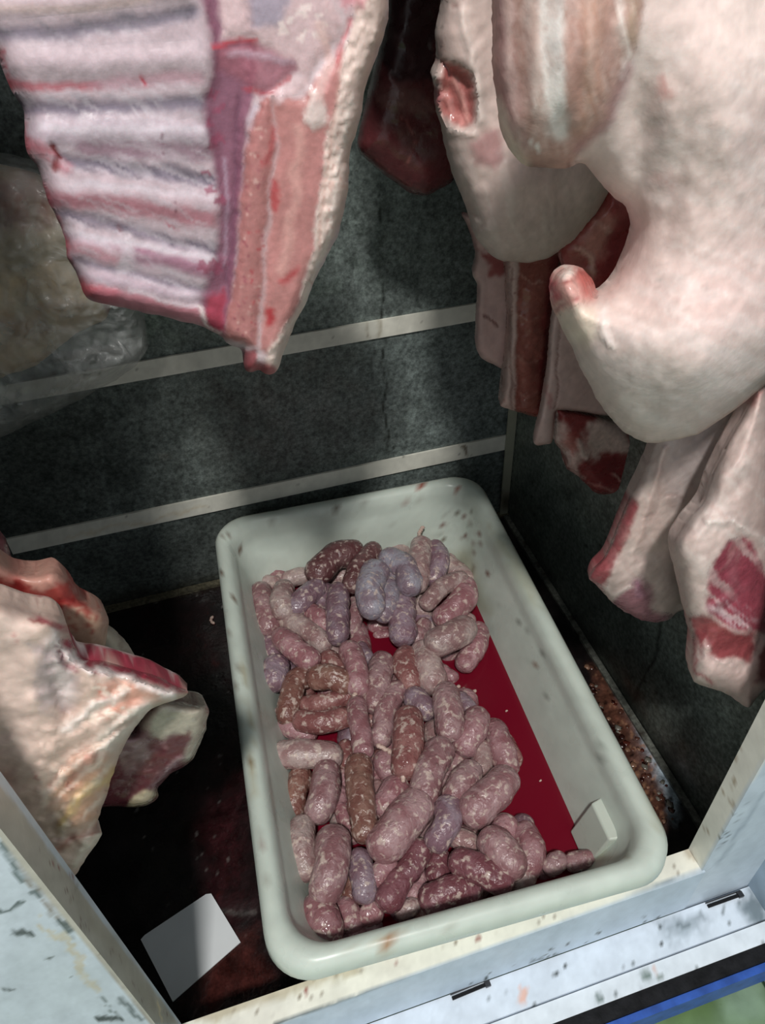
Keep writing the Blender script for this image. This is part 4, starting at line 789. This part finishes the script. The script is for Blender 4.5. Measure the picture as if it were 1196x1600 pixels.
# --- dark piece at the back
dk = [(606, -60), (604, 30), (585, 110), (566, 190), (556, 235), (600, 272), (640, 302), (663, 307), (705, 288), (760, 200), (760, -60)]
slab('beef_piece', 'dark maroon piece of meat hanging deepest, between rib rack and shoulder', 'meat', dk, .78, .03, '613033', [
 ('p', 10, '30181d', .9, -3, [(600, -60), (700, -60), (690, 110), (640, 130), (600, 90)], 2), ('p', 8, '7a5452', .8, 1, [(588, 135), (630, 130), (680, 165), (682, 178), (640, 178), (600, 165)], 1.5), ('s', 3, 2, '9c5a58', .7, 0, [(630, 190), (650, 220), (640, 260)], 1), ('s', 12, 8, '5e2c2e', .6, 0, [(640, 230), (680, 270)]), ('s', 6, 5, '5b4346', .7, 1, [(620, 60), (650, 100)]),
 ('s', 4, 3, '8d4a48', .7, 0, [(575, 240), (640, 292), (665, 300)], .6)], mat=WET, part='muscle', top=(len(dk)-1, [(.42, 1.1), (.18, 1.1)]), res=.003)

# --- vertical strip and spine, back right
st = [(720, 330), (738, 372), (745, 402), (736, 425), (747, 445), (742, 540), (752, 560), (786, 578), (802, 574), (806, 400), (790, 350)]
slab('skin_flap', 'narrow pale skin flap hanging left of the split spine', 'meat', st, .74, .012, 'c3a5a0', [
 ('p', 5, '8a3c3c', .9, 0, [(745, 395), (765, 400), (790, 405), (790, 430), (770, 430)], 1), ('s', 5, 3, 'c9b6ae', .8, 1, [(738, 425), (744, 440)]), ('s', 5, 2, '6b3a38', .8, -1, [(762, 490), (778, 510)], .5), ('p', 8, '7c4a48', .7, 0, [(720, 320), (740, 370), (745, 395), (735, 395)])], part='skin', round_=.01)
sp = [(782, 340), (900, 340), (880, 400), (872, 450), (866, 500), (860, 560), (850, 652), (830, 650), (806, 643), (782, 635), (787, 580), (794, 500), (790, 420)]
slab('pork_spine', 'split pork spine with red flesh, hanging in the back right corner', 'meat', sp, .72, .02, '96594f', [
 ('p', 3, 'cdb2aa', 1, 3, [(785, 340), (812, 340), (810, 450), (807, 560), (803, 645), (780, 640), (790, 500)], .4), ('s', 4, 2, '8f6d68', .7, -1, [(800, 420), (798, 640)], .4), ('d', 40, 1, 3, '8f5d58', .7, [(785, 400), (810, 400), (805, 640), (784, 636)]),
 ('p', 6, '79282c', .9, 0, [(862, 400), (885, 400), (866, 500), (850, 650), (838, 650), (850, 500)], .7), ('s', 3, 2, 'c99a8c', .8, 1, [(812, 430), (835, 445), (848, 440)], .8), ('s', 3, 2, 'c99a8c', .8, 1, [(812, 490), (826, 500), (845, 495)], .8), ('s', 3, 2, 'c99a8c', .8, 1, [(812, 560), (828, 572), (842, 568)], .8), ('s', 3, 2, 'c48f83', .8, 1, [(812, 610), (826, 620), (840, 612)], .8),
 ('s', 26, 10, 'a4665c', .7, 3, [(830, 460), (826, 630)], 1), ('d', 26, 2, 6, 'b27064', .5, [(812, 410), (855, 410), (842, 640), (808, 636)])], mat=WET, part='flesh', round_=.012,
 regions=[('spine_bone', [(780, 335), (812, 335), (810, 450), (807, 560), (804, 650), (776, 645), (790, 500)], 'pale sawn spine edge')], mats={'spine_bone': FAT})
s2 = [(868, 440), (985, 440), (985, 640), (950, 650), (905, 642), (868, 640), (863, 695), (850, 694), (838, 699), (834, 688), (845, 640), (855, 580), (862, 500)]
slab('belly_strip', 'flat pale skin strip left of the ham, ending in a narrow tail', 'meat', s2, .64, .010, 'c8aca6', [
 ('s', 2.5, 1.5, '7a504c', .85, -1.5, [(882, 470), (872, 560), (867, 640)], .4), ('p', 14, 'bfa39b', .7, 0, [(880, 480), (980, 480), (980, 650), (880, 650)]), ('s', 10, 5, 'd8bdb7', .7, 1, [(868, 480), (855, 620), (848, 690)], .5), ('s', 4, 3, 'a85c5c', .6, 0, [(850, 600), (862, 640)], .8)], part='skin', round_=.008)
r2 = [(866, 632), (905, 640), (950, 652), (1010, 680), (1060, 690), (1030, 735), (1004, 745), (1000, 786), (986, 792), (960, 775), (930, 770), (906, 747), (885, 732), (880, 706), (866, 690)]
slab('neck_cut', 'red meat chunk with white fat marbling hanging below the pale strip', 'meat', r2, .66, .03, '8e4241', [
 ('p', 7, 'd2b6ae', .95, 2, [(866, 665), (885, 662), (900, 690), (925, 700), (905, 715), (915, 745), (900, 742), (882, 725), (868, 695)], 1.2), ('p', 8, 'd8c0b6', .95, 2, [(912, 655), (950, 660), (985, 680), (965, 712), (935, 715), (915, 690)], 1.5),
 ('s', 5, 3, 'e0cac0', .9, 2, [(905, 688), (912, 706), (920, 712)], .6), ('p', 9, '7f2a2f', .8, 0, [(925, 725), (990, 715), (1000, 760), (950, 768)], 1), ('s', 12, 5, '2d0d10', .9, -6, [(995, 720), (1006, 745)], .8), ('s', 3, 2, 'd6a99e', .8, 1, [(960, 745), (985, 770)], .8), ('s', 3, 2, 'c98f88', .7, 1, [(925, 755), (960, 770)], .8), ('p', 6, 'a4544c', .8, 1, [(885, 680), (905, 675), (905, 700), (890, 712)], 1)], mat=WET, part='muscle', round_=.02)

# --- hanging legs, lower right
l1 = [(1050, 560), (1190, 560), (1172, 660), (1150, 720), (1110, 800), (1075, 850), (1070, 880), (1080, 950), (1060, 955), (1048, 968), (1028, 974), (1000, 968), (975, 955), (955, 940), (935, 915), (918, 905), (925, 890), (946, 870), (965, 820), (985, 775), (1010, 720), (1025, 680)]
slab('tapering_cut', 'pale tapering leg cut ending in a reddish tip, hanging over the tray right side', 'meat', l1, .45, .022, 'd0bab3', [
 ('p', 30, 'bdb4b4', .7, 0, [(1040, 660), (1130, 640), (1110, 760), (1060, 800), (1040, 740)], 1), ('p', 4, '96474d', .95, -2, [(915, 905), (925, 888), (946, 868), (966, 815), (984, 775), (996, 790), (975, 850), (955, 900), (945, 925)], .5),
 ('p', 7, 'a07079', .95, 0, [(955, 945), (975, 925), (990, 905), (1000, 898), (1015, 910), (1018, 950), (1050, 960), (1030, 985), (990, 975)], .6), ('s', 10, 6, '9c7486', .8, 1, [(995, 905), (1000, 930)], .6), ('s', 5, 3, 'e4d3cc', .8, 1, [(945, 915), (960, 935), (985, 915)], .5),
 ('s', 10, 8, 'dcc0b8', .6, 2, [(1040, 700), (1010, 800), (985, 880)], .5), ('s', 2.5, 2, 'a98a85', .6, -1, [(1040, 770), (1070, 780)], .8), ('s', 2.5, 2, 'a98a85', .5, -1, [(1000, 810), (1020, 800), (1030, 770)], .8), ('h', 8, 60, 'e4d6cf', .25, [(1000, 700), (1150, 660), (1060, 940), (960, 900)], 20)],
 part='skin', round_=.028, regions=[('muscle_edge', [(905, 905), (925, 880), (946, 862), (966, 808), (984, 770), (997, 790), (975, 850), (955, 900), (945, 930)], 'dark red muscle edge'), ('muscle_tip', [(952, 945), (975, 925), (990, 905), (1000, 898), (1015, 910), (1018, 950), (1052, 958), (1045, 985), (990, 985)], 'mauve muscle tip')], mats={'muscle_edge': WET, 'muscle_tip': WET})
l2 = [(1180, 600), (1205, 600), (1206, 1070), (1196, 1078), (1184, 1088), (1172, 1108), (1150, 1095), (1130, 1080), (1085, 1068), (1078, 1040), (1082, 1000), (1072, 950), (1052, 868), (1050, 845), (1070, 815), (1098, 780), (1112, 740), (1135, 690), (1165, 640)]
slab('knuckle_cut', 'pale knuckle with a large bare red muscle patch at the right frame edge', 'meat', l2, .365, .03, 'd6c0b9', [
 ('p', 5, '9b4a58', 1, -3, [(1140, 845), (1165, 838), (1178, 855), (1196, 900), (1260, 900), (1260, 990), (1180, 990), (1150, 985), (1110, 960), (1105, 930), (1108, 890)], .6), ('s', 14, 8, 'a8606c', .7, 1, [(1150, 870), (1140, 930), (1120, 950)], .8), ('h', 4, 40, 'd3b6bc', .7, [(1105, 950), (1150, 930), (1180, 970), (1150, 985)], 8), ('s', 4, 3, 'd9c3c4', .8, 1, [(1120, 955), (1150, 965), (1170, 985)], .8),
 ('p', 6, '8c3a40', .95, -3, [(1072, 960), (1100, 960), (1150, 990), (1190, 990), (1170, 1030), (1130, 1035), (1100, 1020), (1086, 1000)], .7), ('p', 7, 'd9bfb9', .95, 3, [(1100, 1000), (1112, 1010), (1130, 1040), (1165, 1040), (1180, 990), (1215, 985), (1200, 1040), (1172, 1110), (1140, 1085), (1100, 1060)], .8), ('s', 6, 4, 'b05a60', .8, 0, [(1082, 1000), (1090, 1050), (1110, 1068)], .8),
 ('p', 5, '8a343c', .9, -1, [(1180, 1020), (1205, 1000), (1260, 1000), (1260, 1060), (1185, 1060)], .8), ('s', 9, 5, 'e8dbd4', .8, 3, [(1110, 815), (1145, 812), (1180, 840), (1200, 850)], 1), ('h', 8, 45, 'e9ddd7', .4, [(1060, 820), (1196, 640), (1240, 830), (1110, 960)], 18), ('h', 6, 120, 'b79c96', .3, [(1060, 820), (1196, 640), (1240, 830), (1110, 900)], 18), ('p', 10, 'a84e50', .7, 0, [(1160, 620), (1185, 615), (1180, 640)], 1)],
 part='skin', slope=(0, .2), back=.025, round_=.03, lump=.003, dome=[(1120, 880, 60, 60, .006)], regions=[('bare_muscle', [(1140, 843), (1165, 836), (1180, 855), (1200, 900), (1260, 900), (1260, 990), (1180, 992), (1150, 987), (1110, 962), (1103, 930), (1106, 890)], 'bare red muscle patch'), ('lower_muscle', [(1070, 958), (1100, 962), (1150, 992), (1190, 992), (1170, 1032), (1130, 1037), (1100, 1022), (1084, 1000)], 'dark red lower muscle')], mats={'bare_muscle': WET, 'lower_muscle': WET})

# --- plastic wrapped piece, left
bag_in = [(-120, 235), (0, 262), (60, 275), (150, 330), (190, 440), (165, 500), (120, 520), (60, 570), (0, 590), (-120, 620)]
root_bag = slab('wrapped_meat', 'tan meat wrapped in clear plastic, hanging behind the rib rack at left', 'meat', bag_in, .80, .05, 'd8c3a6', [
 ('p', 20, '8a4a3c', .9, 0, [(-100, 250), (60, 270), (90, 330), (40, 360), (-100, 330)], 2), ('s', 40, 20, 'a89a80', .8, 0, [(-60, 400), (60, 390), (150, 400)], 2), ('s', 30, 15, 'dcbd90', .7, 0, [(-60, 440), (40, 430), (140, 450)], 2), ('s', 26, 14, 'c49a72', .7, 0, [(-60, 520), (40, 500), (120, 480)], 2), ('s', 20, 12, '8c5a44', .6, 0, [(-40, 320), (60, 320)], 2), ('s', 14, 6, '87383c', .8, 0, [(165, 478), (175, 490)], 1),
 ('h', 7, 95, 'c4b7a4', .4, [(0, 290), (160, 340), (180, 470), (0, 560)], 15)], part='meat_block', round_=.04, mat=MEAT)
bag = [(-140, 215), (0, 248), (70, 262), (180, 330), (215, 420), (225, 480), (232, 545), (212, 572), (185, 592), (130, 622), (62, 655), (0, 684), (-140, 740)]
rb = slab('plastic_bag', 'x y z w', 'bag', bag, .797, .062, '9aa2a3', [('s', 4, 3, 'e8ecec', .9, 4, [(200, 490), (185, 520), (200, 560)], 1.5), ('s', 4, 3, 'e8ecec', .8, 4, [(60, 520), (130, 500), (190, 480)], 1.5), ('s', 6, 4, 'e8ecec', .8, 5, [(20, 640), (80, 610), (150, 590)], 1.5), ('s', 6, 4, 'e8ecec', .8, 5, [(0, 580), (80, 570), (170, 550)], 1.5)], round_=.03, lump=.012, mat=FILM, part='plastic_bag')
for ch in list(rb.children):
    off = rb.location-root_bag.location; ch.parent = root_bag; ch.location = off; ch['label'] = 'clear wrinkled plastic film'
D.objects.remove(rb)

# --- lower left side of pork
bk = [(205, 1150), (225, 1115), (245, 1092), (285, 1095), (308, 1102), (318, 1098), (330, 1108), (326, 1118), (322, 1142), (300, 1190), (285, 1200), (268, 1206), (243, 1235), (250, 1243), (238, 1256), (215, 1262), (180, 1260), (150, 1262), (110, 1240), (60, 1150), (50, 1040), (120, 1050), (190, 1075), (200, 1110)]
slab('shoulder_scrap', 'dark maroon meat piece with a greyish fat edge behind the left side', 'meat', bk, .372, .02, '5f2e36', [
 ('p', 7, 'b3ab9b', .95, 1, [(245, 1092), (330, 1095), (326, 1140), (300, 1185), (285, 1185), (298, 1150), (285, 1140), (262, 1150), (240, 1150), (218, 1140), (235, 1110)], 1), ('p', 8, '8d7274', .8, 1, [(200, 1150), (240, 1140), (225, 1180), (195, 1200)], 1.5), ('p', 5, 'b5a88e', .95, 2, [(212, 1245), (240, 1235), (252, 1243), (235, 1262), (205, 1262)], .8), ('s', 6, 4, '9d8286', .7, 1, [(285, 1180), (262, 1200), (240, 1232)], .8), ('d', 20, 2, 5, '8b6468', .6, [(180, 1170), (280, 1150), (240, 1220), (180, 1250)])], mat=WET, part='muscle', round_=.012)
pb = [(150, 975), (172, 985), (190, 998), (205, 1015), (216, 1035), (190, 1045), (150, 1040), (90, 1060), (60, 1020), (90, 985)]
slab('fat_scrap', 'small pale wedge of fat behind the upper edge of the left side', 'meat', pb, .415, .012, 'b0a797', [('s', 4, 3, '7d6c60', .6, -1, [(180, 990), (195, 1020)])], part='fat', round_=.01)
tp = [(-120, 850), (0, 872), (15, 886), (40, 897), (70, 892), (85, 884), (102, 897), (116, 915), (124, 935), (160, 950), (172, 965), (170, 985), (163, 1012), (150, 1030), (120, 1035), (70, 1010), (-120, 960)]
slab('ribbed_cut', 'bloody red edged cut lying on top behind the pale left side', 'meat', tp, .385, .02, 'b48f80', [
 ('p', 9, '95302c', .9, 0, [(-100, 900), (30, 905), (110, 905), (124, 938), (160, 955), (168, 968), (130, 962), (90, 960), (30, 950), (-100, 930)], 2), ('p', 8, 'b8877a', .9, 2, [(-100, 860), (15, 888), (70, 894), (88, 888), (100, 900), (60, 912), (-100, 900)], 1.5), ('p', 10, 'b89a84', .9, 1, [(100, 965), (160, 955), (170, 975), (158, 1020), (120, 1020), (95, 985)], 1.2), ('d', 30, 3, 7, '9d4238', .6, [(60, 940), (160, 950), (165, 990), (100, 985)]), ('s', 12, 6, '7a1518', .8, -1, [(20, 925), (60, 935), (110, 940)], 2)],
 part='flesh', round_=.012, mat=MEAT)
rb2 = [(-60, 820), (5, 838), (14, 860), (22, 878), (0, 885), (-60, 880)]
slab('red_scrap', 'small dark red meat tip at the left frame edge under the white bar', 'meat', rb2, .46, .015, '7a3f46', [('s', 6, 4, 'a57a7c', .6, 1, [(0, 850), (12, 875)])], part='muscle', mat=WET, round_=.01)
lo = [(-160, 915), (0, 935), (28, 945), (60, 958), (78, 952), (100, 965), (112, 1000), (130, 1035), (165, 1030), (190, 1040), (222, 1050), (250, 1058), (285, 1075), (301, 1080), (286, 1090), (262, 1098), (240, 1104), (215, 1130), (194, 1165), (176, 1210), (160, 1262), (148, 1300), (163, 1298), (150, 1320), (135, 1340), (118, 1368), (60, 1400), (-160, 1400)]
slab('side_of_pork', 'large pale pork side with a yellowish pointed flank behind the left door jamb', 'meat', lo, .328, .028, 'd0b7a9', [
 ('b', 12, 3, [(60, 1000), (280, 1060), (180, 1200), (140, 1350), (60, 1300)]), ('p', 30, 'dcc5ba', .7, 0, [(-160, 920), (60, 960), (60, 1200), (-160, 1300)]), ('p', 16, 'aa9c9c', .85, -2, [(50, 1010), (90, 1000), (120, 1060), (110, 1120), (70, 1120), (55, 1060)], 1.5), ('s', 16, 9, 'ddd0cc', .7, 2, [(75, 1000), (95, 1050), (110, 1090)], 1),
 ('p', 5, '9a3347', .97, -3, [(96, 1000), (125, 996), (152, 1012), (165, 1035), (200, 1038), (250, 1056), (296, 1080), (270, 1082), (240, 1070), (195, 1058), (150, 1050), (118, 1040), (104, 1020)], .5), ('s', 7, 4, 'a8344a', .9, -1, [(60, 964), (80, 972), (105, 985)], .6), ('s', 5, 3, '8d2a30', .8, 0, [(52, 966), (66, 970)], .6), ('s', 9, 4, 'ecdfdb', .95, 2, [(85, 985), (90, 1005), (110, 1030), (140, 1048)], .6), ('s', 9, 4, 'f2e8e4', .95, 2, [(110, 1020), (128, 1034)], .8), ('s', 10, 4, 'efe3de', .9, 2, [(150, 1040), (170, 1052), (200, 1060)], .6), ('s', 12, 5, 'eadbd6', .95, 3, [(200, 1062), (240, 1080), (270, 1086)], .6), ('s', 6, 3, '7e2c40', .7, -2, [(90, 1010), (98, 1035), (120, 1050)], .6),
 ('p', 10, 'd79d89', .8, 0, [(160, 1060), (200, 1070), (240, 1090), (215, 1115), (170, 1120), (150, 1095)], 1.2), ('s', 10, 6, 'c7503f', .6, 0, [(158, 1075), (165, 1090)], 1), ('d', 30, 4, 9, 'f2dfd0', .8, [(150, 1070), (240, 1080), (210, 1120), (140, 1130)]), ('s', 12, 7, 'f0e4dc', .8, 3, [(100, 1140), (140, 1110), (190, 1085)], .8),
 ('s', 26, 12, 'efe3d8', .8, 5, [(225, 1110), (180, 1150), (140, 1185), (100, 1215)], .6), ('s', 7, 5, 'b59182', .8, -3, [(212, 1125), (160, 1160), (110, 1190), (80, 1225)], .6), ('p', 16, 'cf9d7e', .8, 0, [(110, 1200), (160, 1180), (180, 1190), (150, 1290), (90, 1300), (80, 1240)], 1.5), ('s', 12, 7, 'c2766a', .6, 0, [(110, 1230), (140, 1190), (165, 1180)], 1), ('s', 14, 8, 'd9bd83', .75, 1, [(170, 1210), (120, 1250), (90, 1300)], 1), ('s', 6, 4, 'dcb863', .6, 0, [(178, 1200), (172, 1225)], 1), ('s', 8, 6, 'c2806f', .6, -1, [(150, 1290), (90, 1330)], 1),
 ('h', 8, 125, 'f0e2d4', .45, [(170, 1140), (180, 1190), (140, 1350), (80, 1300), (60, 1220)], 12), ('s', 9, 5, 'e9dccd', .8, 2, [(160, 1300), (130, 1330), (115, 1355)], .8), ('s', 6, 4, 'b04a4a', .7, 0, [(52, 1210), (56, 1212)]), ('p', 14, 'c78e86', .5, 0, [(-20, 1190), (20, 1200), (15, 1230), (-20, 1230)], 1.5), ('s', 4, 3, 'b56a66', .6, 0, [(27, 995), (29, 1005)])],
 part='skin', round_=.025, lump=.004, dome=[(60, 1120, 60, 90, .006), (100, 1080, 20, 60, -.006)], regions=[('muscle_band', [(90, 1000), (125, 993), (152, 1009), (165, 1033), (200, 1036), (250, 1054), (300, 1078), (270, 1084), (240, 1072), (195, 1060), (150, 1052), (118, 1042), (102, 1022)], 'crimson band of muscle')], mats={'muscle_band': WET})
# white card lying on the floor
cA = [atz(*p, .003) for p in ((220, 1468), (226, 1461), (322, 1397), (330, 1396), (376, 1472), (270, 1565))]
V = [tuple(p) for p in cA]+[(p[0], p[1], p[2]-.0015) for p in cA]; n_ = len(cA)
c_ = tuple(np.mean(cA, 0)*[1, 1, 0]+[0, 0, .0015]); o = mk('card', V, [tuple(range(n_)), tuple(range(n_, 2*n_))[::-1]]+[(i, (i+1) % n_, n_+(i+1) % n_, n_+i) for i in range(n_)], PAPER, None, smooth=False, loc=c_); fixn(o)
tag(o, 'blank white square card lying tilted on the dark wet floor left of the tray', 'card')

for p in ((731, 1082), (724, 1078), (741, 1081), (716, 1074), (792, 1111), (845, 1220)):
    q = atz(*p, .0452); r = .0026 if p[1] < 1100 else .0012
    V, F, _ = tube([q-np.array([r*.6, 0, 0]), q+np.array([r*.6, r*.3, 0])], r, 8, 3, .25, p[0])
    o = mk('fat_crumb', V, F, TAILM, None, loc=tuple(q)); fixn(o)
    tag(o, {731: 'middle crumb of the white fat cluster floating in the main red pool', 724: 'left crumb of the white fat cluster floating in the main red pool', 741: 'right crumb of the white fat cluster floating in the main red pool', 716: 'farthest left tiny crumb beside the fat cluster in the red pool', 792: 'lone tiny fat speck in the upper main red pool', 845: 'lone tiny fat speck in the lower main red pool'}[p[0]], 'fat crumb', 'fat crumbs in the red pool')
q = atz(332, 969, .002); V, F, _ = tube([q+np.array([.004*math.cos(a)*-1+.002, .0065*math.sin(a), 0]) for a in (-1.3, -.6, 0, .6, 1.3)], .0024, 8, 3, .2, 3)
o = mk('fat_sliver', V, F, TAILM, None, loc=tuple(q)); fixn(o); tag(o, 'small white crescent of fat on the wet floor left of the tray', 'fat scrap')

# scraps and dried dirt on the floor between tray and right wall: one uncountable mess
def debris():
    rg = random.Random(5); V = []; F = []; C = []; k = 0
    cols = [lin(c) for c in ('5f4034', '4a2018', '2a100c', '80604e', '6d6a62', '4c3026')]
    while k < 70:
        t = rg.random(); px = 932+t*106+rg.uniform(-16, 26); py = 1055+t*230+rg.uniform(-22, 22); q = atz(px, py, .002)
        if q[0] > RX-.014 or q[1] < DY+.01: continue
        k += 1; r = rg.uniform(.0015, .005); c = cols[rg.randrange(6)]; b = len(V)
        for (z, s_) in ((0, 1.), (.25, .85)):
            for j in range(6):
                a = j*math.pi/3+rg.uniform(-.3, .3); V.append(q+np.array([math.cos(a)*r*s_*rg.uniform(.6, 1.5), math.sin(a)*r*s_*rg.uniform(.6, 1.5), z*r-.001])); C.append(c)
        V.append(q+np.array([0, 0, r*.35-.001])); C.append(c)
        for j in range(6): n = (j+1) % 6; F += [(b+j, b+n, b+6+n, b+6+j), (b+6+j, b+6+n, b+12)]
        F.append(tuple(b+j for j in range(6))[::-1])
    o = mk('floor_debris', V, F, WET, None, np.array(C)); fixn(o); o['kind'] = 'stuff'
    tag(o, 'brown and red scraps scattered on the floor between the tray and right wall', 'debris')
debris()
